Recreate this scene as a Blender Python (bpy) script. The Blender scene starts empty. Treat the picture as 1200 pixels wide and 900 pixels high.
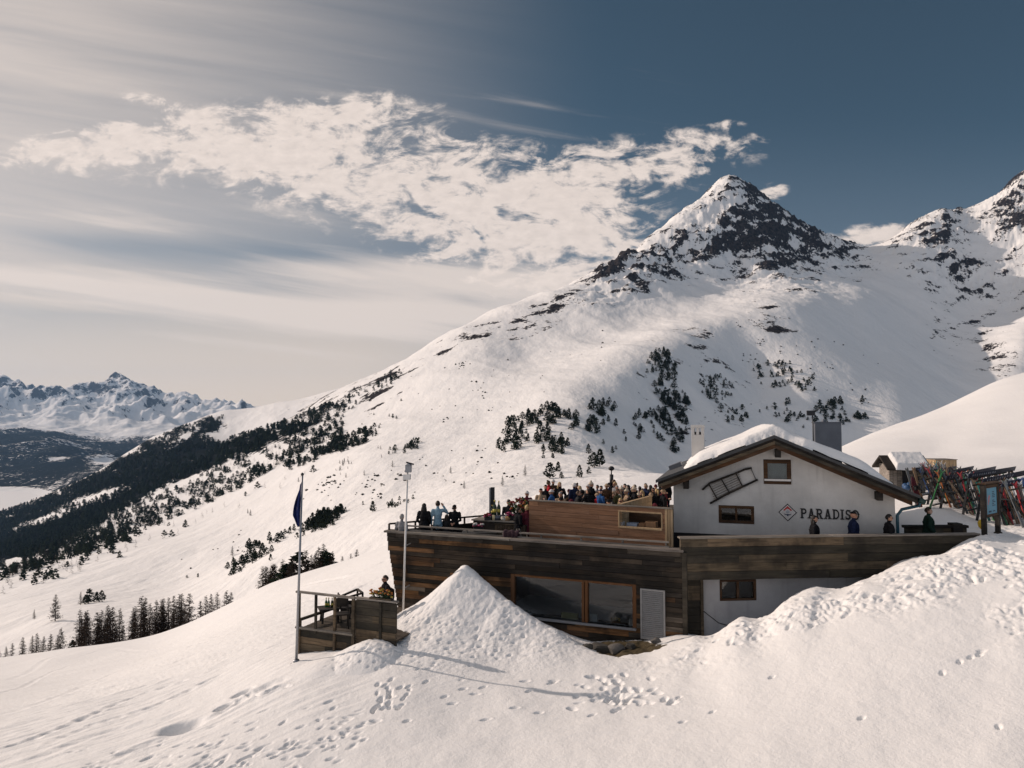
import bpy, bmesh, math, random
import numpy as np
from mathutils import Vector, Matrix, Euler
R = math.radians
random.seed(7)
rng = np.random.default_rng(11)
scene = bpy.context.scene
COL = scene.collection
QUICK = False

# ------------------------------------------------------------------ camera
F = 832.0
PITCH = math.atan(45 / F)
CP, SP = math.cos(PITCH), math.sin(PITCH)

def P(px, py, Y):
    """point of the world at depth Y that the photograph shows at (px, py)"""
    u = (px - 600) / F; v = -(py - 450) / F
    dy = CP - SP * v; dz = SP + CP * v
    k = Y / dy
    return Vector((u * k, Y, dz * k))

def Pz(px, py, z):
    u = (px - 600) / F; v = -(py - 450) / F
    dy = CP - SP * v; dz = SP + CP * v
    k = z / dz
    return Vector((u * k, dy * k, z))

cam = bpy.data.objects.new('camera', bpy.data.cameras.new('camera'))
COL.objects.link(cam)
cam.data.sensor_width = 36; cam.data.lens = 36 * F / 1200
cam.data.clip_start = 0.1; cam.data.clip_end = 60000
cam.rotation_euler = (R(90) + PITCH, 0, 0)
scene.camera = cam

# ------------------------------------------------------------------ helpers
def tag(o, label=None, cat=None, group=None, kind=None):
    if label: o['label'] = label
    if cat: o['category'] = cat
    if group: o['group'] = group
    if kind: o['kind'] = kind
    return o

def thing(name, label, cat, loc=(0, 0, 0), rz=0, group=None):
    o = bpy.data.objects.new(name, None); COL.objects.link(o)
    o.empty_display_size = .2
    o.location = loc; o.rotation_euler = (0, 0, rz)
    return tag(o, label, cat, group)

def link_mesh(name, me, mats, parent=None):
    o = bpy.data.objects.new(name, me); COL.objects.link(o)
    for m in (mats if isinstance(mats, (list, tuple)) else [mats]):
        me.materials.append(m)
    if parent: o.parent = parent
    return o

def copy_tree(o, parent=None):
    c = o.copy(); COL.objects.link(c); c.parent = parent
    for ch in list(o.children): copy_tree(ch, c)
    return c

class MB:
    """collects boxes, bars, tubes, prisms into ONE mesh"""
    def __init__(s): s.v = []; s.f = []; s.m = []; s.r = []; s.sm = []
    def add(s, vs, fs, m=0, r=None, smooth=False):
        b = len(s.v); s.v += [tuple(v) for v in vs]
        r = random.random() if r is None else r
        for f in fs:
            s.f.append([b + i for i in f]); s.m.append(m); s.r.append(r); s.sm.append(smooth)
    def box(s, lo, hi, m=0, M=None, r=None, taper=None):
        x0, y0, z0 = lo; x1, y1, z1 = hi
        vs = [Vector(p) for p in ((x0,y0,z0),(x1,y0,z0),(x1,y1,z0),(x0,y1,z0),(x0,y0,z1),(x1,y0,z1),(x1,y1,z1),(x0,y1,z1))]
        if M is not None: vs = [M @ v for v in vs]
        s.add(vs, [(0,3,2,1),(4,5,6,7),(0,1,5,4),(1,2,6,5),(2,3,7,6),(3,0,4,7)], m, r)
    def bar(s, a, b, w, h=None, m=0, up=(0,0,1), r=None):
        """square bar from a to b: w across, h along up"""
        a, b = Vector(a), Vector(b); h = w if h is None else h
        d = (b - a).normalized(); u = Vector(up)
        sx = d.cross(u)
        if sx.length < 1e-4: u = Vector((0,1,0)); sx = d.cross(u)
        sx.normalize(); su = sx.cross(d).normalized()
        q = [(-w/2,-h/2),(w/2,-h/2),(w/2,h/2),(-w/2,h/2)]
        vs = [a + sx*i + su*j for i, j in q] + [b + sx*i + su*j for i, j in q]
        s.add(vs, [(3,2,1,0),(4,5,6,7),(0,1,5,4),(1,2,6,5),(2,3,7,6),(3,0,4,7)], m, r)
    def tube(s, pts, rad, n=8, m=0, cap=True, r=None):
        pts = [Vector(p) for p in pts]
        rad = rad if isinstance(rad, (list, tuple)) else [rad]*len(pts)
        rings = []; prev = None
        for i, p in enumerate(pts):
            d = (pts[min(i+1,len(pts)-1)] - pts[max(i-1,0)])
            d = d.normalized() if d.length > 1e-9 else Vector((0,0,1))
            if prev is None:
                a = d.cross(Vector((0,0,1)))
                if a.length < 1e-3: a = d.cross(Vector((1,0,0)))
            else:
                a = prev - d * prev.dot(d)
            a.normalize(); prev = a; b = d.cross(a)
            rings.append([p + (a*math.cos(2*math.pi*k/n) + b*math.sin(2*math.pi*k/n))*rad[i] for k in range(n)])
        vs = [v for rg in rings for v in rg]; fs = []
        for i in range(len(pts)-1):
            for k in range(n):
                fs.append((i*n+k, i*n+(k+1)%n, (i+1)*n+(k+1)%n, (i+1)*n+k))
        if cap:
            fs.append(tuple(reversed(range(n)))); fs.append(tuple((len(pts)-1)*n+k for k in range(n)))
        s.add(vs, fs, m, r, True)
    def prism(s, poly, d, m=0, r=None):
        """3-D polygon extruded along d"""
        poly = [Vector(p) for p in poly]; d = Vector(d); n = len(poly)
        s.add(poly + [p + d for p in poly],
              [tuple(range(n)), tuple(reversed(range(n, 2*n)))] + [(i, n+i, n+(i+1)%n, (i+1)%n) for i in range(n)], m, r)
    def ball(s, c, rx, ry=None, rz=None, m=0, nu=10, nv=7, r=None, M=None):
        ry = rx if ry is None else ry; rz = rx if rz is None else rz
        c = Vector(c); vs = [Vector((0,0,-rz))]
        for j in range(1, nv):
            th = -math.pi/2 + math.pi*j/nv
            for i in range(nu):
                ph = 2*math.pi*i/nu
                vs.append(Vector((rx*math.cos(th)*math.cos(ph), ry*math.cos(th)*math.sin(ph), rz*math.sin(th))))
        vs.append(Vector((0,0,rz)))
        if M is not None: vs = [M @ v for v in vs]
        vs = [c + v for v in vs]; fs = []
        for i in range(nu): fs.append((0, 1+(i+1)%nu, 1+i))
        for j in range(nv-2):
            for i in range(nu):
                a = 1+j*nu
                fs.append((a+i, a+(i+1)%nu, a+nu+(i+1)%nu, a+nu+i))
        t = len(vs)-1; a = 1+(nv-2)*nu
        for i in range(nu): fs.append((a+i, a+(i+1)%nu, t))
        s.add(vs, fs, m, r, True)
    def mesh(s, name):
        me = bpy.data.meshes.new(name); me.from_pydata(s.v, [], s.f)
        me.polygons.foreach_set('material_index', s.m)
        me.polygons.foreach_set('use_smooth', s.sm)
        at = me.attributes.new('rnd', 'FLOAT', 'FACE'); at.data.foreach_set('value', s.r)
        bm = bmesh.new(); bm.from_mesh(me); bmesh.ops.recalc_face_normals(bm, faces=bm.faces); bm.to_mesh(me); bm.free()
        return me
    def build(s, name, mats, parent=None, bevel=0):
        o = link_mesh(name, s.mesh(name), mats, parent)
        if bevel:
            b = o.modifiers.new('bevel', 'BEVEL'); b.width = bevel; b.segments = 2; b.limit_method = 'ANGLE'
        return o

# ------------------------------------------------------------------ noise
def _h(ix, iy, seed):
    h = (ix.astype(np.int64)*374761393 + iy.astype(np.int64)*668265263 + seed*974634777) & 0xffffffff
    h = ((h ^ (h >> 13)) * 1274126177) & 0xffffffff
    h = h ^ (h >> 16)
    return (h & 0xffff) / 65535.0
def gnoise(x, y, seed=0):
    x = np.asarray(x, float); y = np.asarray(y, float)
    ix = np.floor(x); iy = np.floor(y); fx = x-ix; fy = y-iy
    u = fx*fx*fx*(fx*(fx*6-15)+10); v = fy*fy*fy*(fy*(fy*6-15)+10)
    def g(dx, dy):
        a = _h(ix+dx, iy+dy, seed)*2*math.pi
        return np.cos(a)*(fx-dx) + np.sin(a)*(fy-dy)
    a = g(0,0); b = g(1,0); c = g(0,1); d = g(1,1)
    return (a + (b-a)*u + (c-a)*v + (a-b-c+d)*u*v)*1.5
def fbm(x, y, oct=4, seed=0, gain=.5):
    s = 0; a = 1; n = 0
    for o in range(oct):
        s = s + a*gnoise(x, y, seed+o*17); n += a; a *= gain; x = np.asarray(x)*2.03+3.1; y = np.asarray(y)*2.03+1.7
    return s/n
def ridged(x, y, oct=4, seed=0):
    s = 0; a = 1; n = 0; w = 1
    for o in range(oct):
        r = (1-np.abs(gnoise(x, y, seed+o*17)))**2
        s = s + a*r*w; n += a; w = np.clip(r*1.6, 0, 1); a *= .5; x = np.asarray(x)*2.07+5.1; y = np.asarray(y)*2.07+1.3
    return s/n
def sstep(a, b, x):
    t = np.clip((x-a)/(b-a), 0, 1); return t*t*(3-2*t)
def gauss(x, y, cx, cy, rx, ry, ang=0):
    c, s = math.cos(ang), math.sin(ang); dx = x-cx; dy = y-cy
    return np.exp(-((dx*c+dy*s)/rx)**2 - ((-dx*s+dy*c)/ry)**2)

# ------------------------------------------------------------------ height fields
class Field:
    """thin-plate surface through points given as (px, py, depth); t = z / depth over (x / depth, log depth)"""
    KA, KS = 8.32, 3.0
    def __init__(s, pts, lam=.004):
        w = [p if isinstance(p, Vector) else P(*p) for p in pts]
        A = np.array([[q.x/q.y*s.KA, math.log(q.y)*s.KS] for q in w]); t = np.array([q.z/q.y for q in w])
        n = len(A); d = np.linalg.norm(A[:,None]-A[None], axis=2)
        K = s.k(d) + np.eye(n)*lam
        Q = np.hstack([np.ones((n,1)), A]); M = np.block([[K, Q],[Q.T, np.zeros((3,3))]])
        s.w = np.linalg.solve(M, np.concatenate([t, np.zeros(3)])); s.A = A
    @staticmethod
    def k(d):
        return np.where(d > 1e-9, d*d*np.log(np.maximum(d, 1e-9)), 0)
    def t(s, a, ly):
        a = np.asarray(a, float); sh = a.shape; a = a.ravel()*s.KA; l = np.asarray(ly, float).ravel()*s.KS
        o = s.w[-3] + s.w[-2]*a + s.w[-1]*l
        for i in range(len(s.A)):
            d = np.hypot(a-s.A[i,0], l-s.A[i,1]); o += s.w[i]*s.k(d)
        return o.reshape(sh)

def pix(X, Y, Z):
    d = Y*CP + Z*SP; v = -Y*SP + Z*CP
    return 600 + F*X/d, 450 - F*v/d

def grid_mesh(name, X, Y, Z, attrs=None, keep=None):
    r, c = X.shape
    me = bpy.data.meshes.new(name)
    idx = np.arange(r*c).reshape(r, c)
    q = np.stack([idx[:-1,:-1], idx[:-1,1:], idx[1:,1:], idx[1:,:-1]], -1).reshape(-1, 4)
    if keep is not None: q = q[keep[:-1,:-1].ravel()]
    co = np.stack([X, Y, Z], -1).reshape(-1, 3)
    used = np.unique(q); mp = np.full(r*c, -1, np.int64); mp[used] = np.arange(len(used)); q = mp[q]; co = co[used]
    me.vertices.add(len(co)); me.vertices.foreach_set('co', co.astype(np.float32).ravel())
    me.loops.add(q.size); me.loops.foreach_set('vertex_index', q.astype(np.int32).ravel())
    me.polygons.add(len(q)); me.polygons.foreach_set('loop_start', np.arange(0, q.size, 4, dtype=np.int32))
    me.polygons.foreach_set('use_smooth', np.ones(len(q), bool))
    for k, v in (attrs or {}).items():
        at = me.attributes.new(k, 'FLOAT', 'POINT'); at.data.foreach_set('value', v.ravel()[used].astype(np.float32))
    me.update(calc_edges=True); me.validate()
    return me

# ------------------------------------------------------------------ materials
def mat(name):
    m = bpy.data.materials.new(name); m.use_nodes = True
    nt = m.node_tree; b = nt.nodes['Principled BSDF']
    return m, nt, b
class N:
    def __init__(s, nt): s.nt = nt
    def __call__(s, typ, ins=None, **kw):
        n = s.nt.nodes.new(typ)
        for k, v in kw.items(): setattr(n, k, v)
        for k, v in (ins or {}).items():
            sock = n.inputs[k]
            if hasattr(v, 'is_output') or isinstance(v, bpy.types.NodeSocket): s.nt.links.new(v, sock)
            else: sock.default_value = v
        return n
    def math(s, op, a, b=None, c=None, clamp=False):
        n = s.nt.nodes.new('ShaderNodeMath'); n.operation = op; n.use_clamp = clamp
        for i, v in enumerate((a, b, c)):
            if v is None: continue
            if isinstance(v, bpy.types.NodeSocket): s.nt.links.new(v, n.inputs[i])
            else: n.inputs[i].default_value = v
        return n.outputs[0]
    def mix(s, f, a, b, blend='MIX'):
        n = s.nt.nodes.new('ShaderNodeMix'); n.data_type = 'RGBA'; n.blend_type = blend
        for i, v in ((0, f), (6, a), (7, b)):
            if isinstance(v, bpy.types.NodeSocket): s.nt.links.new(v, n.inputs[i])
            else: n.inputs[i].default_value = (*v, 1) if (isinstance(v, tuple) and len(v) == 3) else v
        return n.outputs[2]
    def smooth(s, x, a, b):
        n = s.nt.nodes.new('ShaderNodeMapRange'); n.interpolation_type = 'SMOOTHSTEP'
        for i, v in enumerate((x, a, b)):
            if isinstance(v, bpy.types.NodeSocket): s.nt.links.new(v, n.inputs[i])
            else: n.inputs[i].default_value = v
        return n.outputs[0]
    def noise(s, vec, scale, detail=4, rough=.5, dist=0):
        n = s.nt.nodes.new('ShaderNodeTexNoise')
        if vec is not None: s.nt.links.new(vec, n.inputs['Vector'])
        n.inputs['Scale'].default_value = scale; n.inputs['Detail'].default_value = detail
        n.inputs['Roughness'].default_value = rough; n.inputs['Distortion'].default_value = dist
        return n.outputs[0]
    def attr(s, name):
        n = s.nt.nodes.new('ShaderNodeAttribute'); n.attribute_name = name; return n.outputs['Fac']

def simple(name, col, rough=.7, metal=0, var=.15, scale=6, spec=.4):
    """colour with a soft mottled wear"""
    m, nt, b = mat(name); n = N(nt)
    tc = n('ShaderNodeTexCoord').outputs['Object']
    f = n.noise(tc, scale, 5, .6)
    c = n.mix(f, tuple(max(0, x*(1-var*2)) for x in col), tuple(min(1, x*(1+var*2)) for x in col))
    nt.links.new(c, b.inputs['Base Color']); b.inputs['Roughness'].default_value = rough
    b.inputs['Metallic'].default_value = metal; b.inputs['Specular IOR Level'].default_value = spec
    return m

def snow_mat(name, bump=.4, scale=1.0, rocks=False, forest=False):
    m, nt, b = mat(name); n = N(nt)
    geo = n('ShaderNodeNewGeometry'); pos = geo.outputs['Position']
    big = n.noise(pos, .02*scale if rocks else .15, 3)
    col = n.mix(big, (.80, .79, .775), (.86, .85, .835))
    rough = .62
    if rocks:
        sc = n('ShaderNodeVectorMath', {0: pos, 1: (.035*scale,)*3}, operation='MULTIPLY').outputs[0]
        hf = n.noise(sc, 1.0, 6, .68)
        a = n.attr('rock')
        v = n.math('ADD', a, n.math('MULTIPLY', n.math('SUBTRACT', hf, .5), 1.25))
        hf2 = n.noise(sc, 4.1, 4, .7)
        v = n.math('ADD', v, n.math('MULTIPLY', n.math('SUBTRACT', hf2, .5), 1.25))
        mask = n.smooth(v, .47, .55)
        rc = n.noise(sc, 3.3, 4, .6)
        rcol = n.mix(n.smooth(rc, .3, .7), (.012, .011, .013), (.062, .052, .050))
        col = n.mix(mask, col, rcol)
    if forest:
        fsc = n('ShaderNodeVectorMath', {0: pos, 1: (1, 1, .6)}, operation='MULTIPLY').outputs[0]
        fn = n.noise(fsc, forest, 4, .75)
        fa = n.attr('forest')
        fm = n.smooth(n.math('ADD', fa, n.math('MULTIPLY', n.math('SUBTRACT', fn, .5), 1.4)), .45, .55)
        col = n.mix(fm, col, n.mix(fn, (.005, .007, .008), (.018, .020, .019)))
    nt.links.new(col, b.inputs['Base Color'])
    b.inputs['Roughness'].default_value = .9 if rocks else rough; b.inputs['Specular IOR Level'].default_value = 0 if rocks else .15
    if rocks:
        b1 = n.noise(n('ShaderNodeVectorMath', {0: pos, 1: (.05*scale, .018*scale, .05*scale)}, operation='MULTIPLY').outputs[0], 1.0, 5, .6)
        b2 = n.noise(pos, .16*scale, 4, .65)
        hb = n.math('ADD', n.math('ADD', n.math('MULTIPLY', b1, 1.6), n.math('MULTIPLY', b2, .35)), n.math('MULTIPLY', n.math('MULTIPLY', mask, hf2), 2.6))
        bp = n('ShaderNodeBump', {'Height': hb, 'Strength': .55, 'Distance': 3.0/scale})
        nt.links.new(bp.outputs[0], b.inputs['Normal'])
    if bump and not rocks:
        n1 = n.noise(pos, 14, 4, .6); n2 = n.noise(pos, 2.2, 4, .55)
        n3 = n.noise(pos, 45, 3, .7)
        hgt = n.math('ADD', n.math('ADD', n.math('MULTIPLY', n1, .16), n.math('MULTIPLY', n3, .05)), n.math('MULTIPLY', n2, .6))
        bp = n('ShaderNodeBump', {'Height': hgt, 'Strength': bump, 'Distance': .12})
        nt.links.new(bp.outputs[0], b.inputs['Normal'])
    return m

SNOW = snow_mat('snow', .6)
SNOWB = snow_mat('snow_lumpy', .8)
# ================================================================== TERRAIN
# ---- main mountain, from the gully below the hut to the summits (real depths in metres)
MP = [(-250,760,110),(0,810,130),(190,800,130),(425,720,130),(600,660,130),(800,620,140),(1000,600,150),(1160,575,160),(1400,560,160),
 (60,728,280),(165,745,230),(0,765,240),(280,705,250),(0,700,520),(0,678,680),(100,700,400),(100,650,750),(200,690,420),(200,640,620),
 (280,676,300),(345,638,320),(440,604,310),(500,588,290),(545,579,270),(345,628,420),(440,592,450),(500,577,450),
 (300,600,720),(400,560,650),(450,540,650),(500,520,720),(560,500,760),(620,560,330),(700,560,300),(800,560,300),
 (600,510,640),(650,490,680),(680,545,420),(560,440,1150),(620,420,1300),(700,400,1350),(740,385,1450),(820,345,1800),
 (480,450,1300),(430,480,1250),(380,500,1250),(330,530,1200),(280,560,1200),(200,600,1200),(100,625,1300),(0,650,1400),
 (790,412,1120),(745,440,950),(690,475,760),(850,378,1380),(880,432,1230),(900,461,1130),(930,440,1190),(850,490,960),(950,478,1080),(900,520,920),(1000,505,1050),(850,545,760),(950,535,960),(1000,440,1230),(1060,480,1130),(780,500,860),(780,550,700),(720,530,600),
 (1200,400,1620),(1062,379,1770),(1132,456,1420),(1230,440,1480),(1320,380,1650),(1100,520,1060),(1250,500,1200),
 (950,352,1640),(1010,352,1780),(1060,336,2130),(1130,335,2220),(1200,330,2200),(862,298,2120),(800,305,2030),(940,305,2180),(1000,310,2350),
 (895,378,1400),(960,376,1510),(996,380,1580),(1026,417,1430),(1066,450,1290),
 (862,210,2400),(848,213,2390),(880,222,2420),(905,240,2450),(940,265,2500),(985,280,2550),(1025,288,2600),(1060,270,2600),(1105,248,2600),(1130,253,2640),(1150,240,2700),(1200,201,2800),(1280,190,2800),
 (835,222,2380),(800,250,2300),(765,275,2250),(740,298,2200),(715,318,2150),(690,328,2080),(640,350,2000),(600,366,1950),(560,380,1900),(520,400,1850),(470,422,1800),(430,441,1750),(380,467,1700),(330,494,1700),(280,516,1750),(240,535,1800),(150,567,1900),(60,602,2050),(0,632,2100),
 (862,340,3100),(1025,370,3300),(1200,330,3500),(740,400,2800),(640,450,2500),(520,480,2300),
 (370,463,2700),(330,471,2750),(260,481,2800),(230,492,2850),(190,509,2900),(150,530,2900),(127,547,2900),(60,578,2900),(0,598,2900),(440,455,2700),
 (370,482,2150),(330,505,2150),(280,524,2200),(260,506,2450),
 (370,540,3600),(260,540,3600),(150,570,3600),(0,616,3500),
 (-250,740,520),(-250,690,1200),(-250,660,2100),(-250,640,2900)]
MF = Field(MP)
nc, nr = (700, 420) if QUICK else (1350, 720)
aa = np.linspace(-.86, .86, nc); ll = np.linspace(math.log(105), math.log(3700), nr)
# coarse solve, then smooth upsample
ca = np.linspace(-.9, .9, 330); cl = np.linspace(ll[0]-.05, ll[-1]+.05, 230)
def up2(C, xa, xl):
    def w(x, g):
        f = (x-g[0])/(g[1]-g[0]); i = np.clip(np.floor(f).astype(int), 1, len(g)-3); t = f-i
        W = np.stack([-.5*t+t*t-.5*t**3, 1-2.5*t*t+1.5*t**3, .5*t+2*t*t-1.5*t**3, -.5*t*t+.5*t**3], -1)
        return i, W
    ia, Wa = w(xa, ca); il, Wl = w(xl, cl)
    T1 = sum(C[il+k-1]*Wl[:,k][:,None] for k in range(4))
    return sum(T1[:, ia+k-1]*Wa[:,k][None] for k in range(4))
CA, CL = np.meshgrid(ca, cl)
MT = up2(MF.t(CA, CL), aa, ll)
A, L = np.meshgrid(aa, ll); Y = np.exp(L); X = A*Y; Z = MT*Y
px, py = pix(X, Y, Z)
# regions of the mountain, measured on the photograph and carried by the surface itself
peak = np.maximum.reduce([gauss(px,py,885,264,88,54,.25)*1.15, gauss(px,py,782,302,82,24,-.45)*1.2, gauss(px,py,960,285,55,26,.3)*1.0, gauss(px,py,722,312,30,15,-.6)*1.5, gauss(px,py,835,285,50,22,-.2)*1.1, gauss(px,py,845,237,11,14,0)*1.25, gauss(px,py,822,262,26,7,-.5)*.9,
  gauss(px,py,905,300,80,22,.2)*.85, gauss(px,py,1110,268,46,26,-.2)*1.0, gauss(px,py,1195,245,34,50,0)*1.1, gauss(px,py,1130,318,70,26,.3)*.95, gauss(px,py,1060,285,30,14,-.5)*.6])
spots = np.maximum.reduce([gauss(px,py,632,372,42,11,-.42), gauss(px,py,660,352,30,7,-.5)*.8, gauss(px,py,440,468,24,12,-.4)*.85, gauss(px,py,560,398,22,9,-.4)*.6, gauss(px,py,455,440,60,9,-.45)*.72, gauss(px,py,530,402,50,8,-.4)*.6,
  gauss(px,py,905,378,34,18,.9)*.62, gauss(px,py,700,332,30,10,-.4)*.7, gauss(px,py,800,330,60,8,-.2)*.45, gauss(px,py,370,480,45,14,-.4)*.55, gauss(px,py,1150,400,70,40,.5)*.4, gauss(px,py,820,450,70,60,.4)*.4])
zone = np.clip(np.maximum(peak, spots), 0, 1.2)
q1 = (X*.88 + Z*.47); q2 = (-X*.47 + Z*.88)
strata = fbm(q1/150, (q2+.35*Y)/46, 5, 3, .58)
stra2 = fbm(X/60, (Z+.3*Y)/34, 4, 31, .6)
far = sstep(900, 1600, Y)
amp = np.clip(peak, 0, 1)
rid = ridged(X/260, (Y*.7+Z)/260, 5, 5)-.45
# relief: crags on the peaks, wind-rounded rolls elsewhere
roll = fbm(X/220+Y/900, Y/330, 4, 9)
roll2 = ridged((X+.55*Y)/260, (Y-.4*X)/900, 3, 23)-.5
sm = sstep(130, 500, Y)*(1-np.clip(peak,0,1)*.6)*(1-.6*sstep(2300,2700,Y))
Z = Z + amp*(rid*40 + strata*30 + stra2*20 + fbm(X/26,(Z+.3*Y)/18,3,37)*14) + sm*(1-.65*gauss(px,py,1000,410,110,70))*(roll*.0062*Y + roll2*.0072*Y + .0011*Y*fbm(X/38,Y/60,3,41))
mid = sstep(140,260,Y)*(1-sstep(500,900,Y)); Z = Z + mid*fbm(X/40,Y/55,4,77)*1.6
gyz, gxz = np.gradient(Z); sx = gxz/np.maximum(np.gradient(X,axis=1),.01)
steep = np.abs(sx)
rock = .13 + zone*.37 + (strata*1.2 + stra2*1.1)*(.35+.65*np.clip(zone*1.3,0,1)) + (steep-.6)*.16*amp
rock += .18*gauss(px,py,902,262,60,45,.2) + .2*gauss(px,py,925,292,40,20,.2) - .22*gauss(px,py,826,240,20,14,-.6) - .18*gauss(px,py,812,262,30,9,-.55)
rock = np.where(zone < .12, rock-.25, rock)
# wood on the valley side
def poly_mask(poly, x, y):
    m = np.zeros(x.shape, bool); n = len(poly)
    for i in range(n):
        x0,y0 = poly[i]; x1,y1 = poly[(i+1)%n]
        c = ((y0 > y) != (y1 > y)) & (x < (x1-x0)*(y-y0)/((y1-y0) or 1e-9)+x0); m ^= c
    return m
FOREST = [(-80,640),(0,598),(60,578),(127,547),(190,509),(235,490),(262,486),(250,520),(300,500),(345,489),(400,463),(404,470),(370,498),(320,523),(262,545),(200,571),(140,600),(95,628),(40,652),(-80,690)]
jx = fbm(px/26,py/14,3,611)*26; jy = fbm(px/26,py/14,3,613)*14
fm = sum(poly_mask(FOREST, px+jx+ox, py+jy+oy).astype(float) for ox,oy in ((0,0),(9,-3),(-9,3),(4,5),(-4,-5),(15,-6)))/6*sstep(600,1000,Y)
fm *= .76 - .30*sstep(230,400,px)
fm -= .9*gauss(px,py,108,585,36,5,-.28) + .8*gauss(px,py,55,608,40,4,-.3) + .8*gauss(px,py,215,565,45,4,-.42) + .7*gauss(px,py,215,513,20,4,-.6)
fm = np.clip(fm, 0, 1)
mountain_me = grid_mesh('snow_mountain', X, Y, Z, {'rock': rock, 'forest': fm})
MOUNT = link_mesh('snow_mountain', mountain_me, snow_mat('mountain_snow_and_rock', 0, 1.0, True, .055)); tag(MOUNT, kind='structure')
_Mt = np.maximum.accumulate(Z/Y, axis=0)
M_Z, M_T = Z, Z/Y
def mount_hit(pxq, pyq):
    """first point of the mountain seen at (px, py), or None for sky"""
    w = P(pxq, pyq, 1.0)
    c = int(round((w.x-aa[0])/(aa[1]-aa[0])))
    if not 0 <= c < nc: return None
    r = int(np.searchsorted(_Mt[:, c], w.z))
    if r >= nr: return None
    return Vector((aa[c]*M_Y[r,c], M_Y[r,c], M_Z[r,c]))
def mount_z(x, y):
    fa = (x/y-aa[0])/(aa[1]-aa[0]); fl = (math.log(y)-ll[0])/(ll[1]-ll[0])
    i = int(np.clip(fl,0,nr-2)); j = int(np.clip(fa,0,nc-2)); u = fa-j; v = fl-i
    return float((M_Z[i,j]*(1-u)+M_Z[i,j+1]*u)*(1-v) + (M_Z[i+1,j]*(1-u)+M_Z[i+1,j+1]*u)*v)
M_Y = Y

# ---- far range, valley hills, lake basin
FP = [(-300,612,3300),(0,606,3300),(60,596,3300),(100,590,3500),(200,560,4000),(400,540,4000),(0,581,4000),(0,571,4250),(50,574,4080),(-300,571,4250),(100,560,4200),
 (0,545,5200),(60,540,5400),(120,548,4900),(0,517,6500),(50,512,6800),(90,530,6000),(150,518,7600),(110,530,6600),(200,510,7800),(250,520,6500),
 (0,500,8200),(100,498,9000),(160,500,8800),(0,486,9800),(60,480,10300),(100,486,10000),(140,470,11000),(125,480,10400),(180,480,10600),(205,492,9800),(165,496,9500),(250,492,9800),(350,500,9000),(30,470,11000),(85,474,10800),(200,476,11400),
 (0,449,12500),(20,452,12600),(45,460,12600),(70,462,12500),(85,455,12400),(110,457,12300),(122,450,12200),(132,446,12200),(158,447,12200),(170,456,12300),(190,468,12500),(210,464,12500),(232,471,12500),(255,479,12500),(320,482,12500),(450,480,12500),
 (-60,452,12500),(-300,450,12500),(0,480,15500),(150,480,15500),(300,500,15500),(-300,480,15500),(450,500,15500)]
FF = Field(FP)
nc2, nr2 = (380, 300) if QUICK else (620, 420)
a2 = np.linspace(-.95, -.12, nc2); l2 = np.linspace(math.log(3000), math.log(15500), nr2)
A, L = np.meshgrid(a2, l2); Y = np.exp(L); X = A*Y; Z = FF.t(A, L)*Y
px, py = pix(X, Y, Z)
hi = sstep(8200, 10500, Y)
Z += hi*((ridged((X+.5*Y)/1300, (Y-.5*X)/2300, 4, 51)-.5)*390 + fbm(X/420, Y/420, 4, 61)*95 + (ridged(X/420,Y/620,3,52)-.5)*70)
low = sstep(4500, 5600, Y)*(1-hi); Z += low*(fbm(X/380, Y/380, 4, 71)*60 + ridged(X/700,Y/1100,3,73)*50-25)
gx = np.gradient(Z, axis=1)/np.gradient(X, axis=1); gy = np.gradient(Z, axis=0)/np.gradient(Y, axis=0)
st = np.hypot(gx, gy)
rockf = (st-.55)*.5 + fbm(X/150, Y/260, 4, 81)*.42 + .40*hi*sstep(150,700,Z)
forf = (1-sstep(7400, 8300, Y))*.70 + .40*fbm(X/500, Y/700, 3, 91) - .8*gauss(px,py,70,537,10,2.5)-.8*gauss(px,py,122,542,14,3)
forf *= sstep(-392, -378, Z)
far_me = grid_mesh('far_mountains', X, Y, Z, {'rock': np.clip(rockf,-1,1), 'forest': np.clip(forf,0,1)})
FAR = link_mesh('far_mountains', far_me, snow_mat('far_snow_and_rock', 0, .22, True, .03)); tag(FAR, kind='structure')
lake = MB(); z = -396
lake.add([(-6000,2500,z),(-500,2500,z),(-500,5200,z),(-6000,5200,z)], [(0,1,2,3)])
LAKE = lake.build('frozen_lake', snow_mat('lake_snow', 0)); tag(LAKE, kind='structure')

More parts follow.
